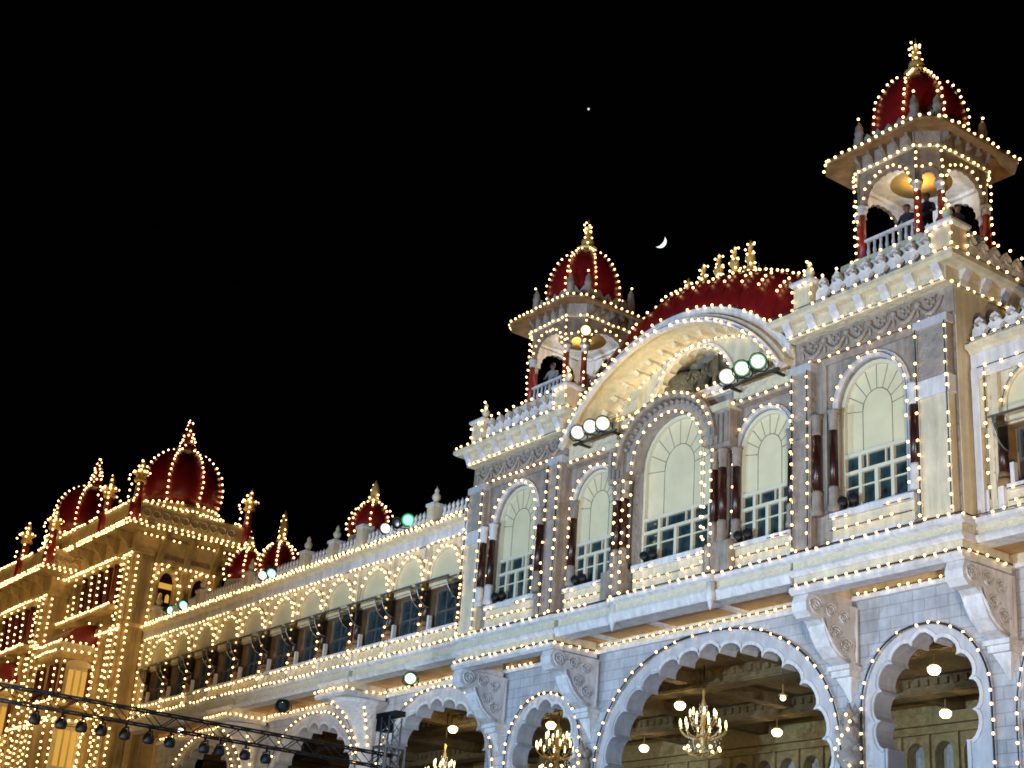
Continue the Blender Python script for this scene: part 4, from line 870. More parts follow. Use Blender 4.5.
# ------------------------------------------------------------------ FAR GOLDEN TOWERS
def tower(name, label, xr, wd, yf, dp, ze, dome_c, ds, oriel, tag_, lift, mins):
    xl = xr-wd; yb = yf+dp; t = thing(name, label, 'tower', (xr-wd/2, yf+dp/2, -1.6), 'golden towers at the far end of the palace')
    mx = (xl+xr)/2
    MB().box(xl, xr, yf, yb, -1.6, ze-1.0).build('tower_wall', 'golden', t)
    MB().box(xl-0.1, xr+0.1, yf-0.1, yb+0.1, ze-0.999, ze-0.15).build('cornice_frieze', 'goldrelief', t)
    MB().loft([[(xl-q, yf-q, z), (xr+q, yf-q, z), (xr+q, yb+q, z), (xl-q, yb+q, z)] for q, z in ((0.5, ze-0.149), (1.0, ze), (1.0, ze+0.16), (0.85, ze+0.2))]).build('tower_eave', 'golden', t)
    pb = MB().box(xl-0.85, xr+0.85, yf-0.85, yf-0.6, ze+0.201, ze+1.25).box(xr+0.6, xr+0.85, yf-0.599, yb+0.85, ze+0.201, ze+1.25).box(xl-0.85, xr+0.599, yb+0.6, yb+0.85, ze+0.201, ze+1.25)
    pb.build('parapet', 'goldrelief', t)
    hp = MB()   # row of pierced keyhole ornaments on the parapet
    for k in range(10):
        y_ = yf-0.1+k*(dp+0.4)/10; hp.tube([(xr+0.87, y_+0.22*math.cos(q*PI/5), ze+0.75+0.22*math.sin(q*PI/5)) for q in range(11)], 0.045, 5); hp.box(xr+0.851, xr+0.9, y_-0.05, y_+0.05, ze+0.28, ze+0.5)
    hp.build('parapet_ornament', 'cream', t)
    # brackets on the front and the side
    br = MB().profx([(0, ze-1.0), (-0.15, ze-1.0), (-0.35, ze-0.7), (-0.8, ze-0.4), (-0.85, ze-0.152), (0, ze-0.152)], -0.14, 0.14).mesh('eave_bracket', M['golden'])
    for k in range(5): inst(br, 'eave_bracket', t, (xl+0.6+k*(wd-1.2)/4, yf-0.101, 0))
    br2 = MB(sideT(0, 0)).profx([(0, ze-1.6), (-0.15, ze-1.6), (-0.35, ze-1.0), (-0.8, ze-0.4), (-0.85, ze-0.152), (0, ze-0.152)], -0.16, 0.16).mesh('eave_bracket', M['golden'])
    for k in range(4): inst(br2, 'eave_bracket', t, (xr+0.101, yf+1.3+k*1.55, 0))
    # corner pilasters
    for (x0, x1, y0, y1) in ((xr-0.9, xr+0.12, yf-0.14, yf+1.0), (xl-0.1, xl+0.9, yf-0.14, yf-0.001)):
        MB().box(x0, x1, y0, y1, 9.5, ze-1.25).build('corner_pilaster', 'golden', t)
        MB().box(x0-0.08, x1+0.08, y0-0.08, y1+0.0005, ze-1.249, ze-1.0).build('pilaster_cap', 'goldrelief', t)
        for z in (16.9, 12.2): MB().box(x0-0.06, x1+0.06, y0-0.06, y1+0.0005, z, z+0.22).build('pilaster_band', 'goldrelief', t)
    for z in (16.9, 12.2): MB().box(xl, xr-0.961, yf-0.18, yf-0.001, z, z+0.25).build('string_course', 'goldrelief', t)
    for z0_, z1_ in ((9.6, 12.15), (12.5, 16.85)):
        for x in (xr-2.2, xr-4.9, xr-7.2):
            if x > xl+1.2:
                MB().plate(arch(x, 1.5, z0_, z1_-1.1, z1_-0.3), [arch(x, 1.15, z0_+0.02, z1_-1.15, z1_-0.5)], yf-0.12, yf-0.001).build('niche_moulding', 'goldrelief', t)
    for y_ in (yf+1.25, yf+2.85, yf+4.75): MB(sideT(xr, 0)).box(y_-0.16, y_+0.16, -0.12, -0.001, 9.5, ze-1.62).build('side_pilaster', 'goldrelief', t)
    MB(sideT(xr, 0)).box(yf+1.1, yb-0.05, -0.2, -0.121, ze-1.6, ze-1.3).build('string_course', 'goldrelief', t)
    # side face windows
    T = sideT(xr, 0)
    for k, y_ in enumerate((yf+1.9, yf+3.8)):
        MB(T).plate(arch(y_, 1.1, 17.0, ze-2.6, ze-1.75), [arch(y_, 0.8, 17.05, ze-2.65, ze-1.98)], -0.10, -0.001).build('window_surround', 'goldrelief', t)
        w_ = MB(T).plate(arch(y_, 0.8, 17.05, ze-2.65, ze-1.98), [], -0.03, -0.0008).build('window', 'maroon', t)
        if k == 0:
            MB(T).box(y_-0.38, y_+0.38, -0.05, -0.031, ze-2.85, ze-2.55).build('lit_pane', 'litwin', w_)
            for q in (-0.2, 0.2): MB(T).plate(arch(y_+q, 0.22, ze-3.55, ze-3.3, ze-3.1, 8), [], -0.05, -0.031).build('lit_pane', 'litwin', w_)
    # front: paired maroon columns and arched openings
    cm_ = MB().lathe([(0.16, ze-4.0), (0.15, ze-3.0), (0.14, ze-1.75)], (0, 0, 0), 10).mesh('column', M['darkred'])
    for x in (xr-1.5, xr-2.4, xr-3.7, xr-4.6, xr-5.9):
        if x > xl+0.5: inst(cm_, 'column', t, (x, yf-0.3, 0))
    MB().box(xl, xr-0.9, yf-0.6, yf-0.001, ze-4.25, ze-4.0).build('column_ledge', 'goldrelief', t)
    MB().box(xl, xr-0.9, yf-0.55, yf-0.001, ze-1.749, ze-1.5).build('column_beam', 'goldrelief', t)
    for x in (xr-1.95, xr-4.05, xr-6.35):
        if x > xl+1: MB().plate(arch(x, 0.9, ze-3.95, ze-2.6, ze-2.0), [], yf-0.06, yf-0.001).build('window', 'maroon', t)
    # dome
    cx, cy = dome_c; zb = ze+0.2+lift
    MB().lathe([(2.45*ds, -0.2-lift), (2.45*ds, 0.55*ds), (2.75*ds, 0.6*ds), (2.75*ds, 0.95*ds), (2.5*ds, 1.0*ds)], (cx, cy, zb), 32).build('drum', 'golden', t)
    pr = [(2.3*ds, 1.0), (2.62*ds, 1.8), (2.66*ds, 2.6), (2.45*ds, 3.5), (2.0*ds, 4.3), (1.35*ds, 4.9), (0.6*ds, 5.2)]; pr = [(r_, 1.001*ds+(z-1.0)*ds) for r_, z in pr]
    dm = MB(); N8 = 64
    dm.loft([[(cx+rr*(1+0.05*abs(math.sin(4*(2*PI*i/N8))))*math.cos(2*PI*i/N8), cy+rr*(1+0.05*abs(math.sin(4*(2*PI*i/N8))))*math.sin(2*PI*i/N8), zb+z) for i in range(N8)] for rr, z in pr], True, True)
    d = dm.build('dome', 'red', t)
    zt = zb+5.2*ds
    MB().lathe([(0.62*ds, 0), (0.7*ds, 0.12), (0.55*ds, 0.22), (0.6*ds, 0.35), (0.42*ds, 0.45), (0.35*ds, 0.9*ds), (0.22*ds, 1.45*ds), (0.3*ds, 1.65*ds), (0.12, 2.0*ds), (0.02, 2.45*ds)], (cx, cy, zt), 10).build('dome_finial', 'redcol', d)
    MINCAP = []
    for (x, y) in mins(xl, xr, yf, yb):
        m_ = MB().lathe([(0.36, ze+0.21), (0.36, ze+1.28), (0.24, ze+1.45), (0.2, ze+2.3)], (x, y, 0), 8).build('minaret', 'redcol', t)
        mc = MB().lathe([(0.3, ze+2.301), (0.36, ze+2.4), (0.24, ze+2.6), (0.34, ze+2.75), (0.3, ze+2.95), (0.12, ze+3.1), (0.16, ze+3.25), (0.03, ze+3.65)], (x, y, 0), 8)
        for q in range(6): mc.tube([(x+0.2*math.cos(q*PI/3), y+0.2*math.sin(q*PI/3), ze+2.72), (x+0.44*math.cos(q*PI/3), y+0.44*math.sin(q*PI/3), ze+2.8)], [0.10, 0.04], 5)
        mc.build('minaret_cap', 'gold', m_)
        MINCAP.append([(x+0.46*math.cos(q*PI/3), y+0.46*math.sin(q*PI/3), ze+2.82) for q in range(7)])
    # lights
    R_ = []
    R = lambda *p: R_.append(list(p))
    yo = yf-1.04; xo = xr+1.04
    for z in (ze+0.02, ze+0.2): R((xl-1, yo, z), (xo, yo, z), (xo, yb+1, z))
    R((xl-0.9, yo+0.12, ze+1.3), (xo-0.12, yo+0.12, ze+1.3), (xo-0.12, yb+0.9, ze+1.3))
    R((xo-0.35, yf-0.1, ze-0.35), (xo-0.35, yb+0.4, ze-0.35))
    for y_ in (yo+0.05, yo+0.5): R((xo-0.1, y_, ze+0.3), (xo-0.1, y_, ze+1.3))
    R((xo-0.1, yb+0.85, ze+0.3), (xo-0.1, yb+0.85, ze+1.3))
    R((xl, yf-0.22, ze-1.3), (xr+0.2, yf-0.22, ze-1.3))
    for z in (ze-1.5, ze-4.0): R((xl, yf-0.66, z), (xr-0.9, yf-0.66, z))
    for x in (xr-0.08, xr-0.75, xr-1.1): R((x, yf-0.26, ze-1.3), (x, yf-0.26, 9.2))
    for x in (xr-1.95, xr-3.0, xr-4.05, xr-5.2, xr-6.4):
        if x > xl+0.2: R((x, yf-0.66, ze-1.6), (x, yf-0.5, ze-4.2))
    for x in (xr-2.6, xr-4.4, xr-6.6):
        if x > xl+0.2: R((x, yf-0.2, ze-4.3), (x, yf-0.2, 9.2))
    for z in (16.8, 12.3): R((xl, yf-0.2, z), (xr+0.1, yf-0.2, z))
    R((xr+0.24, yf+0.1, ze-1.3), (xr+0.24, yf+0.1, 9.2)); R((xr+0.2, yf+1.1, ze-1.5), (xr+0.2, yf+1.1, 17.2))
    for y_ in (yf+1.9, yf+3.8):
        R(*[(xr+0.2, y_+0.62*math.cos(PI-PI*j/8), ze-2.6+0.95*math.sin(PI*j/8)) for j in range(9)]); R((xr+0.2, y_+0.75, ze-2.4), (xr+0.2, y_+0.75, 17.0))
    R((xr+0.25, yf+1.3, ze-1.65), (xr+0.25, yb-0.3, ze-1.65))
    for i in range(8):
        a = 2*PI*i/8+0.1; R(*[(cx+(rr*1.02+0.08)*math.cos(a), cy+(rr*1.02+0.08)*math.sin(a), zb+z) for rr, z in pr])
    for rr, z in ((2.82*ds, 0.95*ds), (2.8*ds, 0.55*ds)): R(*[(cx+rr*math.cos(2*PI*i/28), cy+rr*math.sin(2*PI*i/28), zb+z) for i in range(29)])
    R(*[(cx+(0.6*ds-0.018*q*ds)*math.cos(q*0.9), cy+(0.6*ds-0.018*q*ds)*math.sin(q*0.9), zt+0.1+q*0.075*ds) for q in range(30)])
    R(*[(cx+(0.6*ds-0.018*q*ds)*math.cos(q*0.9+PI), cy+(0.6*ds-0.018*q*ds)*math.sin(q*0.9+PI), zt+0.1+q*0.075*ds) for q in range(30)])
    for q_ in MINCAP: R(*q_)
    for (x, y) in mins(xl, xr, yf, yb):
        for sx, sy in ((0.4, -0.2), (-0.3, -0.4)): R((x+sx, y+sy, ze+1.3), (x+sx*0.8, y+sy*0.8, ze+2.3), (x+sx*1.4, y+sy*1.4, ze+2.5), (x+sx*0.6, y+sy*0.6, ze+3.0), (x, y, ze+3.6))
    festoon(f'dense web of warm bulb strings over the {tag_} golden tower', R_, 0.34, 0.062, wire=0.012)
    if oriel:
        ox, oy, oz = oriel       # right face x, front y, reference height of the eave
        o = t; x1 = ox; x0 = ox-3.2
        bx_ = MB().box(x0, x1, oy, yf-0.002, 3, oz-0.75).build('oriel_wall', 'golden', o)
        MB().box(x0-0.12, x1+0.12, oy-0.12, yf-0.002, oz-0.749, oz-0.35).build('oriel_frieze', 'goldrelief', o)
        MB().box(x0-0.25, x1+0.25, oy-0.25, yf-0.002, oz-0.349, oz+0.05).build('oriel_eave', 'cream', o)
        rings = []
        for q in range(7):
            a = PI/2*q/6; rr = math.cos(a); hz = oz+0.06+1.25*math.sin(a)
            dx = (x1-x0)/2*0.98*(0.72+0.28*rr); dy = (yf-oy)*0.98*rr+0.03
            mx_ = (x0+x1)/2; rings.append([(mx_-dx, yf-0.003, hz), (mx_-dx, yf-dy, hz), (mx_+dx, yf-dy, hz), (mx_+dx, yf-0.003, hz)])
        MB().loft(rings, True, False).build('oriel_dome', 'red', o)
        T = sideT(x1, 0); ym = (oy+yf)/2+0.1
        for zb_, zt_ in ((oz-2.75, oz-1.2), (oz-6.3, oz-4.3)):
            fw = MB(T).plate([(ym-0.78, zb_-0.1), (ym+0.78, zb_-0.1), (ym+0.78, zt_+0.1), (ym-0.78, zt_+0.1)], [[(ym-0.55+q*0.38+a_, z_) for a_, z_ in ((0, zb_+0.05), (0.30, zb_+0.05), (0.30, zt_-0.08), (0, zt_-0.08))] for q in range(3)], -0.10, -0.001).build('window', 'cream', o)
            MB(T).box(ym-0.7, ym+0.7, -0.03, -0.0015, zb_, zt_).build('lit_pane', 'litwin', fw)
        MB(T).plate(arc_pts(ym, 1.5, oz-1.1, oz-0.72, 10), [], -0.08, -0.001).build('window_fan', 'panel', o)
        MB(T).box(ym-0.95, ym+0.95, -0.2, -0.001, oz-3.2, oz-2.95).build('window_sill', 'goldrelief', o)
        MB(T).box(ym-1.05, ym+1.05, -0.25, -0.001, oz-4.15, oz-3.85).build('window_hood', 'cream', o)
        for y_ in (oy+0.12, yf-0.2): MB().lathe([(0.12, oz-2.8), (0.11, oz-1.1)], (x1+0.12, y_, 0), 8).build('column', 'darkred', o)
        for x_ in (x0+0.3, x0+1.1, x1-1.0, x1-0.3): MB().lathe([(0.12, oz-2.8), (0.11, oz-1.1)], (x_, oy-0.12, 0), 8).build('column', 'darkred', o)
        RR = []
        for z in (oz+0.1, oz-0.35): RR.append([(x0-0.3, oy-0.3, z), (x1+0.3, oy-0.3, z), (x1+0.3, yf-0.2, z)])
        for x_ in (x0+0.1, x0+1.3, x1-0.1): RR.append([(x_, oy-0.25, oz-0.8), (x_, oy-0.25, 8.5)])
        for y_ in (oy+0.05, yf-0.15): RR.append([(x1+0.28, y_, oz-0.8), (x1+0.28, y_, 8.5)])
        for z in (oz-3.0, oz-3.9, oz-4.1): RR.append([(x0, oy-0.3, z), (x1+0.3, oy-0.3, z), (x1+0.3, yf-0.2, z)])
        RR.append([(x0, oy+0.2, oz+0.2), (x0+0.6, oy+1.0, oz+0.9), (x1-1, yf-0.2, oz+1.25)]); RR.append([(x1+0.05, oy+0.2, oz+0.3), (x1-0.2, oy+0.7, oz+0.8), (x1-0.6, yf-0.4, oz+1.2)])
        festoon(f'warm bulb strings over the projecting bay of the {tag_} golden tower', RR, 0.36, 0.062, wire=0.01)
    return t
T1 = tower('palace_tower', 'golden tower with lit arched side windows joining the long wing', -74.4, 8.4, 29.1, 5.1, 22.1, (-75.95, 31.65), 0.86, (-77.6, 27.35, 16.1), 'nearer', 0.75, lambda xl, xr, yf, yb: ((xr+0.7, yf-0.7), (xr+0.7, yb+0.7), (xr-3.3, yf-0.75)))
T2 = tower('palace_tower', 'second golden tower behind the first, cut by the left edge', -82.9, 9.0, 27.85, 5.0, 20.9, (-86.0, 30.4), 0.82, (-85.6, 26.0, 14.9), 'farther', 2.0, lambda xl, xr, yf, yb: ((xr+0.7, yf-0.7), (xr-3.6, yf-0.75)))

# ------------------------------------------------------------------ FLOODLIGHTS
HALO = {}
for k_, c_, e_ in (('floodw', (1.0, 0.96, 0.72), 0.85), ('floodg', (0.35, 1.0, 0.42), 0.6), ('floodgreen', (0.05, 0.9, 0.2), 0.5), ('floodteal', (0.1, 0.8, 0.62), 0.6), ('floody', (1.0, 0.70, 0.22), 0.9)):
    M['halo_'+k_] = emit('painted_halo', c_, e_); HALO[k_] = 'halo_'+k_  # lens halo painted as a weak, tinted, self-glowing ring
def flood(px, py, y, label, lens, group, aim=None, r=0.24, wing_=False):
    # world point from the photo position at a known facade depth
    d = CR*((px-512)/FPX)+CU*(-(py-384)/FPX)+CF; p = d*(y/d.y)
    t = thing('floodlight', label, 'floodlight', p, group)
    dirv = Vector(aim) if aim else Vector((0.55, -0.62, -0.55)); dirv.normalize()
    Rm = Matrix.Translation(p) @ dirv.to_track_quat('Z', 'Y').to_matrix().to_4x4()
    h = MB(Rm); h.lathe([(r*0.35, -r*1.5), (r*0.55, -r*1.45), (r*0.75, -r*0.6), (r*1.08, 0.0), (r*1.12, 0.02), (r*1.12, 0.09), (r*1.0, 0.09), (r*0.99, 0.03), (0.01, 0.025)], (0, 0, 0), 18); h.build('housing', 'iron', t)
    l = MB(Rm); l.lathe([(r*0.74, 0.055), (r*0.6, 0.07), (r*0.3, 0.085), (0.005, 0.09)], (0, 0, 0), 20); l.build('lens', lens, t)
    if lens in HALO:
        q = MB(Rm); q.loft([[(rr*math.cos(2*PI*i/20), rr*math.sin(2*PI*i/20), z) for i in range(20)] for rr, z in ((r*0.985, 0.045), (r*0.75, 0.05))], False); q.build('halo_ring', HALO[lens], t)
    yk = MB(Rm); yk.tube([(-r*1.2, 0, -r*0.4), (-r*1.25, -r*0.9, -r*0.4), (-r*0.8, -r*1.35, -r*0.4), (r*0.8, -r*1.35, -r*0.4), (r*1.25, -r*0.9, -r*0.4), (r*1.2, 0, -r*0.4)], 0.025, 5); yk.build('yoke', 'iron', t)
    return p
GF = 'floodlights on the gable ledge'; GW = 'floodlights on the wing'
for (x, y, n_, ln) in ((727, 376, 'leftmost of the three green-white floodlights right of the gable opening', 'floodw'), (742, 368, 'middle of the three green-white floodlights right of the gable opening', 'floodg'), (758, 361, 'rightmost of the three green-white floodlights right of the gable opening', 'floodg')): flood(x, y, 29.35, n_, ln, GF)
for (x, y, n_) in ((578, 432, 'leftmost of the three white floodlights left of the central window'), (590.5, 426, 'middle of the three white floodlights left of the central window'), (603, 423, 'rightmost of the three white floodlights left of the central window')): flood(x, y, 29.35, n_, 'floodw', GF)
for (x0, x1, y0, y1) in ((X(2.9), X(5.2), 29.5, 29.6), (X(-4.3), X(-2.1), 29.5, 29.6)):
    t_ = MB().box(x0, x1, y0, y1, 17.75, 17.82); 
    for xx in (x0+0.2, x1-0.3): t_.box(xx, xx+0.08, y1+0.001, YC-0.301, 17.75, 17.82)
    tag(t_.build('floodlight_rack', 'iron'), 'black steel rack holding floodlights ' + ('right' if x0 > X(0) else 'left') + ' of the gable opening', 'rack', 'floodlight racks')
flood(386, 528, 30.2, 'single bright white floodlight before the small red dome', 'floodw', GW, r=0.22)
flood(408, 520, 30.2, 'green floodlight above the balusters near the left tower', 'floodgreen', GW, r=0.26, aim=(0.9, -0.5, -0.3))
flood(398, 523, 30.25, 'unlit grey floodlight left of the green one on the wing', 'steel', GW, r=0.22, aim=(0.4, -0.7, -0.2))
flood(263, 575, 30.2, 'white floodlight in front of the spiked red dome', 'floodw', GW, r=0.22)
flood(272, 573, 30.2, 'cyan floodlight touching the white one before the spiked dome', 'floodteal', GW, r=0.24)
flood(184, 605, 30.2, 'bright teal floodlight on the wing end by the golden tower', 'floodteal', GW, r=0.26)
flood(169, 610, 30.2, 'dimmer teal floodlight turned sideways on the wing end', 'floodteal', GW, r=0.22, aim=(0.75, 0.35, -0.2))
flood(410.5, 678, 30.5, 'lit round floodlight below the ledge of the long wing', 'floodg', GW, r=0.24, aim=(0.7, -0.5, -0.5))
flood(283, 705, 30.5, 'unlit round floodlight below the ledge of the long wing', 'glass', GW, r=0.28, aim=(0.7, -0.5, -0.5))
flood(586, 330, 30.6, 'yellow floodlight hung before the left rooftop kiosk', 'floody', 'floodlight at the kiosk', r=0.2)
flood(181.5, 731, 30.6, 'small white floodlight showing behind the lighting truss', 'floodw', GW, r=0.2)

# ------------------------------------------------------------------ SMALL SPOTLIGHTS on the sills
smh = MB(); smh.lathe([(0.05, -0.2), (0.11, -0.18), (0.13, 0), (0.14, 0.06), (0.01, 0.05)], (0, 0, 0), 12)
sme = MB(); sme.T = Vector((0.5, -0.8, 0.2)).to_track_quat('Z', 'Y').to_matrix().to_4x4(); sme.v = [sme.T @ v for v in smh.v]; sme.f = smh.f; sme.sm = smh.sm
shm = sme.mesh('housing', M['iron']); stm = MB().box(-0.02, 0.02, -0.02, 0.02, -0.22, -0.1).box(-0.09, 0.09, -0.07, 0.07, -0.24, -0.221).mesh('stand', M['iron'])
for (u, y, z, wn) in ((7.35, YF-0.14, 13.38, 'the right tower window'), (3.2, YC-0.2, 13.27, 'the right side window'), (-0.9, YC-0.25, 13.42, 'the central window'), (-4.4, YC-0.2, 13.27, 'the left side window'), (-8.7, YF-0.14, 13.38, 'the left tower window')):
    for k, dx in ((0, -0.2), (1, 0.2)):
        t = thing('spotlight', f"small black spotlight on the sill of {wn}, {'left' if k == 0 else 'right'} of the pair", 'spotlight', (X(u)+dx, y, z), 'small spotlights on the window sills')
        inst(shm, 'housing', t, (X(u)+dx, y, z)); inst(stm, 'stand', t, (X(u)+dx, y, z))

# ------------------------------------------------------------------ CHANDELIERS, PENDANTS
def pix(px, py, y):
    d = CR*((px-512)/FPX)+CU*(-(py-384)/FPX)+CF; return d*(y/d.y)
def chandelier(px, py, y, label, s=1.0):
    c = pix(px, py, y); t = thing('chandelier', label, 'chandelier', c, 'chandeliers in the hall')
    MB().lathe([(0.03, 1.25*s), (0.07, 1.15*s), (0.03, 0.95*s), (0.09, 0.75*s), (0.04, 0.5*s), (0.1, 0.2*s), (0.05, 0.0), (0.13, -0.25*s), (0.07, -0.5*s), (0.05, -0.7*s), (0.08, -0.8*s), (0.02, -0.95*s)], tuple(c), 10).build('stem', 'gold', t)
    MB().tube([(c.x, c.y, c.z+1.24*s), (c.x, c.y, 11.15)], 0.02, 5).build('chain', 'iron', t)
    for tier, (n, R, z, up) in enumerate(((12, 0.74*s, 0.0, True), (7, 0.42*s, 0.36*s, True), (9, 0.56*s, -0.55*s, False))):
        for k in range(n):
            a = 2*PI*k/n+0.2*tier; dx, dy = math.cos(a), math.sin(a)
            P = lambda r, zz: (c.x+dx*r, c.y+dy*r, c.z+zz)
            arm = MB().tube([P(0.08, z-0.25*s), P(R*0.4, z-0.34*s), P(R*0.75, z-0.28*s), P(R, z-0.1*s), P(R, z)], 0.022, 5).build('arm', 'gold', t)
            if up: MB().lathe([(0.04, 0), (0.022, 0.02), (0.022, 0.06), (0.036, 0.09), (0.038, 0.16), (0.02, 0.22), (0.006, 0.25)], P(R, z), 7).build('candle_bulb', 'flame', arm)
            else: MB().ball((c.x+dx*R, c.y+dy*R, c.z+z-0.1*s), 0.055, 8).build('globe_bulb', 'flame', arm)
    cr = MB()
    for k in range(110):
        a = k*2.4; q = k/110; rr = (0.12+0.62*math.sin(PI*min(1, q*1.25))*random.uniform(0.5, 1.0))*s
        cr.ball((c.x+rr*math.cos(a), c.y+rr*math.sin(a), c.z+(-0.75+1.5*q)*s), random.uniform(0.014, 0.03), 5, 1.8)
    dr_ = cr.build('crystal_drops', 'crystal', t)
chandelier(703, 728, 35, 'brass chandelier hanging in the great arch', 1.05)
chandelier(557, 749, 35, 'brass chandelier filling the small arch under the left tower', 1.05)
chandelier(443, 775, 35, 'brass chandelier hanging in the nearest wing arch, cut by the picture edge', 1.0)
pm = MB().lathe([(0.02, -0.2), (0.12, -0.19), (0.19, -0.1), (0.2, 0.0), (0.12, 0.06)], (0, 0, 0), 14).mesh('shade', M['globe'])
pc = MB().lathe([(0.13, 0.061), (0.15, 0.08), (0.06, 0.14), (0.02, 0.16), (0.02, 0.42)], (0, 0, 0), 10).mesh('cap', M['gold'])
for (x, y, Y, lb) in ((680, 704, 36, 'lit globe ceiling lamp left of the great arch chandelier'), (644, 747, 41, 'lowest left globe ceiling lamp inside the great arch'), (777, 731, 41, 'globe ceiling lamp right of the great arch chandelier'), (934, 668, 36, 'upper globe ceiling lamp inside the right small arch'), (945.5, 712, 41, 'lower globe ceiling lamp inside the right small arch'), (453, 728, 35, 'globe ceiling lamp inside the nearest wing arch'), (551, 724, 36, 'globe ceiling lamp above the chandelier in the left small arch')):
    p = pix(x, y, Y); t = thing('ceiling_lamp', lb, 'ceiling lamp', p, 'globe lamps in the hall'); inst(pm, 'shade', t, p); inst(pc, 'cap', t, p)
    point('ceiling_lamp_light', p+Vector((0, -0.05, -0.3)), (1.0, 0.74, 0.34), 48, 0.15)
for (x, y, Y, lb) in ((783, 698, 34, 'small brass fan lamp hanging in the right half of the great arch'),):
    p = pix(x, y, Y); t = thing('ceiling_lamp', lb, 'ceiling lamp', p, 'globe lamps in the hall'); inst(pc, 'cap', t, p); MB().ball(tuple(p), 0.09, 8).build('shade', 'globe', t); MB().tube([tuple(p), (p.x, p.y, 11.1)], 0.012, 4).build('rod', 'iron', t)

# ------------------------------------------------------------------ LIGHTING TRUSS
ZT = 7.55
def onz(px, py, z):
    d = CR*((px-512)/FPX)+CU*(-(py-384)/FPX)+CF; return d*(z/d.z)
tA, tB = onz(-30, 687, ZT), onz(395, 763, ZT)
ax = (tB-tA); TL = ax.length; ax.normalize(); sd = Vector((-ax.y, ax.x, 0))
tr = thing('lighting_truss', 'black box truss crossing the lower left with lamps hung beneath', 'truss', tA)
ch = MB(); hs = 0.22
cor = [(sd*a+Vector((0, 0, b))) for a in (-hs, hs) for b in (-hs, hs)]
for c_ in cor: ch.tube([tuple(tA+c_), tuple(tB+c_)], 0.032, 6)
ch.build('truss_chord', 'iron', tr)
bc_ = MB(); nseg = int(TL/0.55)
for k in range(nseg):
    a, b_ = tA+ax*(TL*k/nseg), tA+ax*(TL*(k+1)/nseg)
    for i, j in ((0, 1), (2, 3), (1, 3), (0, 2)):
        p, q = (cor[i], cor[j]) if k % 2 else (cor[j], cor[i]); bc_.tube([tuple(a+p), tuple(b_+q)], 0.016, 4)
bc_.build('truss_brace', 'iron', tr)
slh = MB().lathe([(0.06, 0.15), (0.14, 0.11), (0.18, 0.0), (0.17, -0.12), (0.13, -0.16), (0.02, -0.15)], (0, 0, 0), 12).mesh('housing', M['iron'])
sly = MB().tube([(-0.22, 0, 0), (-0.22, 0, 0.2), (0.22, 0, 0.2), (0.22, 0, 0)], 0.025, 5).box(-0.03, 0.03, -0.03, 0.03, 0.2, 0.36).mesh('clamp', M['iron'])
words_ = ['first', 'second', 'third', 'fourth', 'fifth', 'sixth', 'seventh', 'eighth', 'ninth', 'tenth', 'eleventh']
for i, px in enumerate((39, 65, 85, 105, 128, 152, 173, 207, 222, 247, 268)):
    best = min((abs((512+FPX*((tA+ax*(TL*k/600)) @ CR)/((tA+ax*(TL*k/600)) @ CF))-px), k) for k in range(601))[1]
    p = tA+ax*(TL*best/600)+Vector((0, 0, -hs-0.36))
    t = thing('stage_light', f'black stage light under the truss, {words_[i]} from the left end', 'stage light', p, 'stage lights under the truss')
    inst(slh, 'housing', t, p); inst(sly, 'clamp', t, p)
# truss tower
tb = tA+ax*(TL-0.3); tt = thing('truss_tower', 'grey steel truss tower with winch head at the right end of the truss', 'truss tower', (tb.x, tb.y, -1.6))
top = ZT+1.5
tw = MB()
for a in (-0.25, 0.25):
    for b_ in (-0.25, 0.25): tw.tube([(tb.x+a, tb.y+b_, -1.6), (tb.x+a, tb.y+b_, top)], 0.035, 6)
tw.build('tower_leg', 'steel', tt)
tw = MB(); z = 0.0; k = 0
while z < top-0.4:
    for (a, b_, c_, d_) in ((-1, -1, 1, -1), (1, -1, 1, 1), (1, 1, -1, 1), (-1, 1, -1, -1)):
        if k % 2: a, b_, c_, d_ = c_, d_, a, b_
        tw.tube([(tb.x+a*0.25, tb.y+b_*0.25, z), (tb.x+c_*0.25, tb.y+d_*0.25, z+0.45)], 0.018, 4)
    z += 0.45; k += 1
tw.build('tower_brace', 'steel', tt)
MB().box(tb.x-0.75, tb.x+0.55, tb.y-0.2, tb.y+0.2, top, top+0.18).build('head_beam', 'iron', tt)
MB().box(tb.x-0.6, tb.x-0.3, tb.y-0.25, tb.y+0.25, top-0.45, top-0.001).build('winch', 'iron', tt)
sl = MB().box(tb.x-0.42, tb.x+0.42, tb.y-0.42, tb.y+0.42, ZT-0.5, ZT-0.42).box(tb.x-0.42, tb.x+0.42, tb.y-0.42, tb.y+0.42, ZT+0.42, ZT+0.5)
for a in (-0.42, 0.36):
    for b_ in (-0.42, 0.36): sl.box(tb.x+a, tb.x+a+0.06, tb.y+b_, tb.y+b_+0.06, ZT-0.419, ZT+0.419)
sl.build('sleeve_block', 'steel', tt)

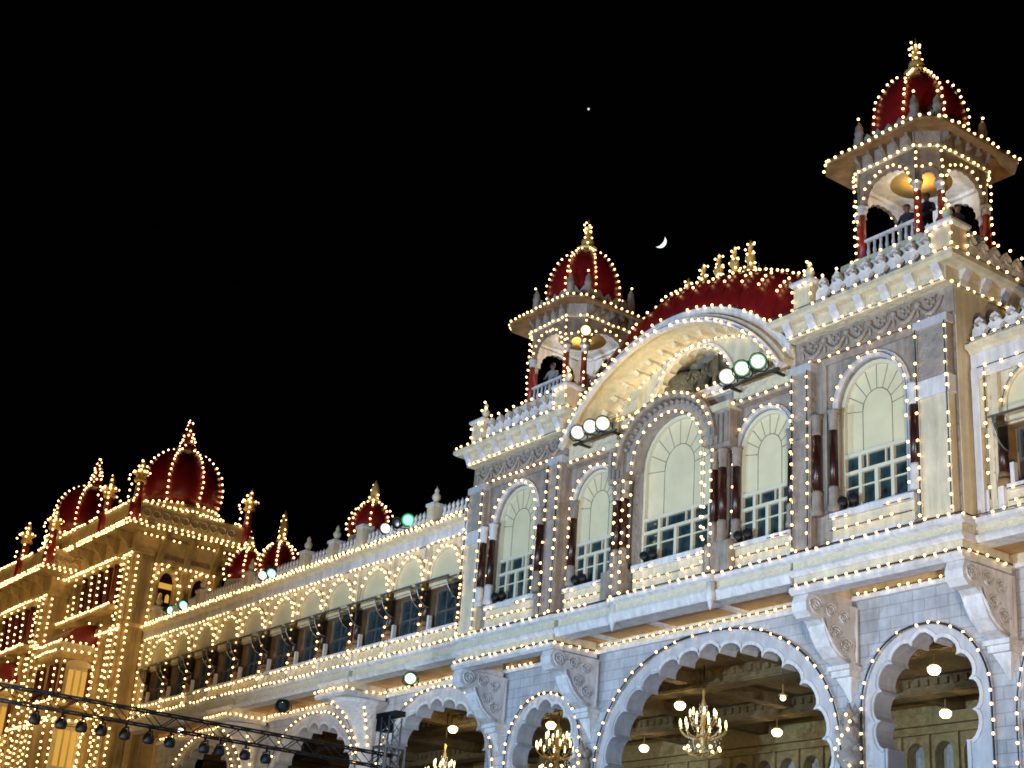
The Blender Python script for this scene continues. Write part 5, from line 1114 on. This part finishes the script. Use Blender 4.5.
# ------------------------------------------------------------------ PEOPLE
def person_mesh(pose):
    me = bpy.data.meshes.new('body'); V = []; E_ = []; Rr = []
    def a(p, r, par=None):
        V.append(p); Rr.append(r)
        if par is not None: E_.append((par, len(V)-1))
        return len(V)-1
    pel = a((0, 0, 0.95), 0.15); sp = a((0, 0.01, 1.15), 0.135, pel); chs = a((0, 0.0, 1.36), 0.15, sp); nk = a((0, 0, 1.50), 0.06, chs); h0 = a((0, -0.01, 1.58), 0.075, nk); h1 = a((0, -0.015, 1.66), 0.10, h0); a((0, 0, 1.76), 0.065, h1)
    for s in (-1, 1):
        sh = a((s*0.17, 0, 1.42), 0.07, chs)
        if pose == 0: el = a((s*0.24, -0.08, 1.17), 0.05, sh); ha = a((s*0.16, -0.28, 1.06), 0.035, el)
        else: el = a((s*0.25, 0.03, 1.15), 0.05, sh); ha = a((s*0.26, -0.06, 0.92), 0.035, el)
        a((V[ha][0], V[ha][1]-0.07, V[ha][2]-0.04), 0.03, ha)
        hp = a((s*0.1, 0, 0.88), 0.10, pel); kn = a((s*0.11, -0.02, 0.5), 0.07, hp); an = a((s*0.11, 0.02, 0.09), 0.045, kn); a((s*0.12, -0.14, 0.035), 0.035, an)
    me.from_pydata(V, E_, []); o = bpy.data.objects.new('tmp', me); C.objects.link(o)
    m = o.modifiers.new('s', 'SKIN'); 
    for i, r_ in enumerate(Rr): me.skin_vertices[0].data[i].radius = (r_, r_*0.85)
    me.skin_vertices[0].data[0].use_root = True
    ss = o.modifiers.new('d', 'SUBSURF'); ss.levels = 1; ss.render_levels = 1
    dg = bpy.context.evaluated_depsgraph_get(); nm = bpy.data.meshes.new_from_object(o.evaluated_get(dg)); bpy.data.objects.remove(o)
    return nm
PM = [person_mesh(0), person_mesh(1)]
hairm = MB().lathe([(0.05, -0.02), (0.098, 0.0), (0.108, 0.05), (0.09, 0.11), (0.04, 0.145), (0.004, 0.15)], (0, 0.02, 1.655), 12).mesh('hair', M['hair'])
facem = MB().ball((0, -0.115, 1.645), 0.018, 6).ball((-0.035, -0.1, 1.675), 0.012, 5).ball((0.035, -0.1, 1.675), 0.012, 5).box(-0.025, 0.025, -0.108, -0.09, 1.603, 1.612).ball((-0.1, 0, 1.65), 0.025, 6).ball((0.1, 0, 1.65), 0.025, 6).mesh('face', M['skin'])
def person(u, y, z, rot, pose, cloth, label):
    t = thing('person', label, 'person', (X(u), y, z), 'people on the palace balconies'); t.rotation_euler = (0, 0, rot)
    me = PM[pose].copy(); me.materials.clear(); me.materials.append(M['skin']); me.materials.append(M[cloth])
    for p in me.polygons:
        p.use_smooth = True; c = p.center
        p.material_index = 1 if (c.z < 1.47 and c.z > 0.07 and not (pose == 0 and c.y < -0.26) and not (pose == 1 and c.z < 0.95 and abs(c.x) > 0.2)) else 0
    b = bpy.data.objects.new('body', me); C.objects.link(b); b.parent = t
    for m_, n_ in ((hairm, 'hair'), (facem, 'face')):
        o = bpy.data.objects.new(n_, m_); C.objects.link(o); o.parent = t
person(8.165+0.95, 31.45, 21.02, 0.5, 0, 'shirt', 'dark-clothed person standing between the red columns of the right kiosk')
person(8.165+0.15, 31.55, 21.02, 0.2, 0, 'shirt', 'dark-haired person low behind the left balustrade of the right kiosk')
person(8.165+1.15, 32.6, 21.02, 1.2, 1, 'shirt', 'dark figure in shade at the right side of the right kiosk')
person(-8.165-0.42, 31.45, 21.02, 0.4, 0, 'shirt3', 'person in grey leaning on the balustrade of the left kiosk')
person(-8.165+1.2, 32.7, 21.02, 1.0, 1, 'shirt', 'dark figure in shade at the right side of the left kiosk')
def skin_mesh(V, E_, Rr, name, m):
    me = bpy.data.meshes.new('tmp'); me.from_pydata(V, E_, []); o = bpy.data.objects.new('tmp', me); C.objects.link(o)
    o.modifiers.new('s', 'SKIN')
    for i, r_ in enumerate(Rr): me.skin_vertices[0].data[i].radius = (r_, r_)
    me.skin_vertices[0].data[0].use_root = True
    ss = o.modifiers.new('d', 'SUBSURF'); ss.levels = 2; ss.render_levels = 2
    nm = bpy.data.meshes.new_from_object(o.evaluated_get(bpy.context.evaluated_depsgraph_get())); bpy.data.objects.remove(o)
    nm.name = name; nm.materials.clear(); nm.materials.append(M[m]); nm.polygons.foreach_set('use_smooth', [True]*len(nm.polygons)); return nm
M['carving'] = mat('dark_green_grey_carving', (0.10, 0.095, 0.065), 0.7, relief=9.0, var=0.4, vscale=4)
eV = [(0, 0, 0.85), (-0.42, 0, 0.86), (-0.62, 0, 0.62), (0.40, 0, 0.90), (0.68, 0, 1.08), (0.88, 0, 0.92), (0.98, -0.02, 0.66), (1.05, -0.05, 0.42), (1.16, -0.05, 0.40)]
eE = [(0, 1), (1, 2), (0, 3), (3, 4), (4, 5), (5, 6), (6, 7), (7, 8)]; eR = [0.40, 0.36, 0.06, 0.36, 0.27, 0.15, 0.10, 0.07, 0.05]
for (bx, by, par_) in ((-0.42, 0.18, 1), (-0.42, -0.18, 1), (0.36, 0.18, 3), (0.36, -0.18, 3)):
    eV += [(bx, by, 0.5), (bx, by, 0.06)]; eE += [(par_, len(eV)-2), (len(eV)-2, len(eV)-1)]; eR += [0.15, 0.12]
for sy in (-1, 1): eV += [(0.55, sy*0.34, 1.0), (0.48, sy*0.42, 0.8)]; eE += [(4, len(eV)-2), (len(eV)-2, len(eV)-1)]; eR += [0.10, 0.07]
eme = skin_mesh(eV, eE, eR, 'elephant', 'carving')
fV = [(0, 0, 0.30), (0, 0, 0.62), (0, 0, 0.86), (0, 0, 0.98), (0, 0, 1.10), (0, 0, 1.30)]; fE = [(i, i+1) for i in range(5)]; fR = [0.24, 0.17, 0.18, 0.08, 0.13, 0.05]
for sx in (-1, 1):
    k0 = len(fV); fV += [(sx*0.34, -0.16, 0.26), (sx*0.05, -0.30, 0.2)]; fE += [(0, k0), (k0, k0+1)]; fR += [0.13, 0.09]
    k0 = len(fV); fV += [(sx*0.25, 0, 0.84), (sx*0.38, -0.08, 0.66), (sx*0.40, -0.14, 0.98)]; fE += [(2, k0), (k0, k0+1), (k0+1, k0+2)]; fR += [0.08, 0.06, 0.045]
fme2 = skin_mesh(fV, fE, fR, 'seated_figure', 'carving')
sg = thing('sculpture_group', 'dark carved group of a seated figure between two elephants in the gable opening', 'sculpture', (X(-0.3), 31.95, 18.951))
for (dx, sc, rz) in ((-1.2, 1.1, 0.15), (0.95, 1.25, PI-0.45)):
    o = bpy.data.objects.new('elephant', eme); C.objects.link(o); o.parent = sg; o.location = (dx, -0.05, 0); o.rotation_euler = (0, 0, rz); o.scale = (sc, sc, sc)
o = bpy.data.objects.new('seated_figure', fme2); C.objects.link(o); o.parent = sg; o.location = (-0.1, -0.1, 0.12); o.scale = (1.1, 1.1, 1.0)
ms = MB().lathe([(0.42, 18.952), (0.46, 19.02), (0.34, 19.07)], (X(-0.4), 31.85, 0), 14).build('lotus_base', 'carving', sg)
point('gable_room_lamp', (X(1.0), 32.2, 20.3), (1.0, 0.6, 0.2), 10, 0.06); point('gable_vault_fill', (X(-1.2), 30.45, 18.62), (1.0, 0.74, 0.24), 110, 0.1)  # second light is unseen, added to brighten the vault and tympanum

# ------------------------------------------------------------------ MOON AND STAR
md = (CR*((660-512)/FPX)+CU*(-(241.5-384)/FPX)+CF).normalized(); mp = md*1500; mr = 1500*6.4/FPX
to_cam = -md; sunv = (CR*0.62-CU*0.55)*1.0 + md*0.42; sunv.normalize()
bm = bmesh.new(); bmesh.ops.create_uvsphere(bm, u_segments=96, v_segments=64, radius=mr)
me = bpy.data.meshes.new('moon'); 
for f in bm.faces: f.material_index = 0 if f.calc_center_median().normalized().dot(sunv) > 0 else 1
bm.to_mesh(me); bm.free(); me.materials.append(M['moonlit']); me.materials.append(M['black'])
mo = bpy.data.objects.new('moon', me); C.objects.link(mo); mo.location = mp; tag(mo, 'thin white crescent moon in the black sky above the gable', 'moon')
sp_ = (CR*((588.5-512)/FPX)+CU*(-(109-384)/FPX)+CF).normalized()*1500
st = MB().ball(tuple(sp_), 1.1, 10).build('star', 'star'); tag(st, 'single tiny star high in the black sky left of the right kiosk', 'star')
for o in list(C.objects):
    lb = o.get('label', '')
    if o.parent is None:
        if o == KL[0] or lb.endswith('left kiosk'): o.location = o.location+Vector((0.27, 0, -0.17))
        elif o == KR[0] or lb.endswith('right kiosk'): o.location = o.location+Vector((0.09, 0, -0.09))
print('bulbs', NB[0], 'objects', len(bpy.data.objects))
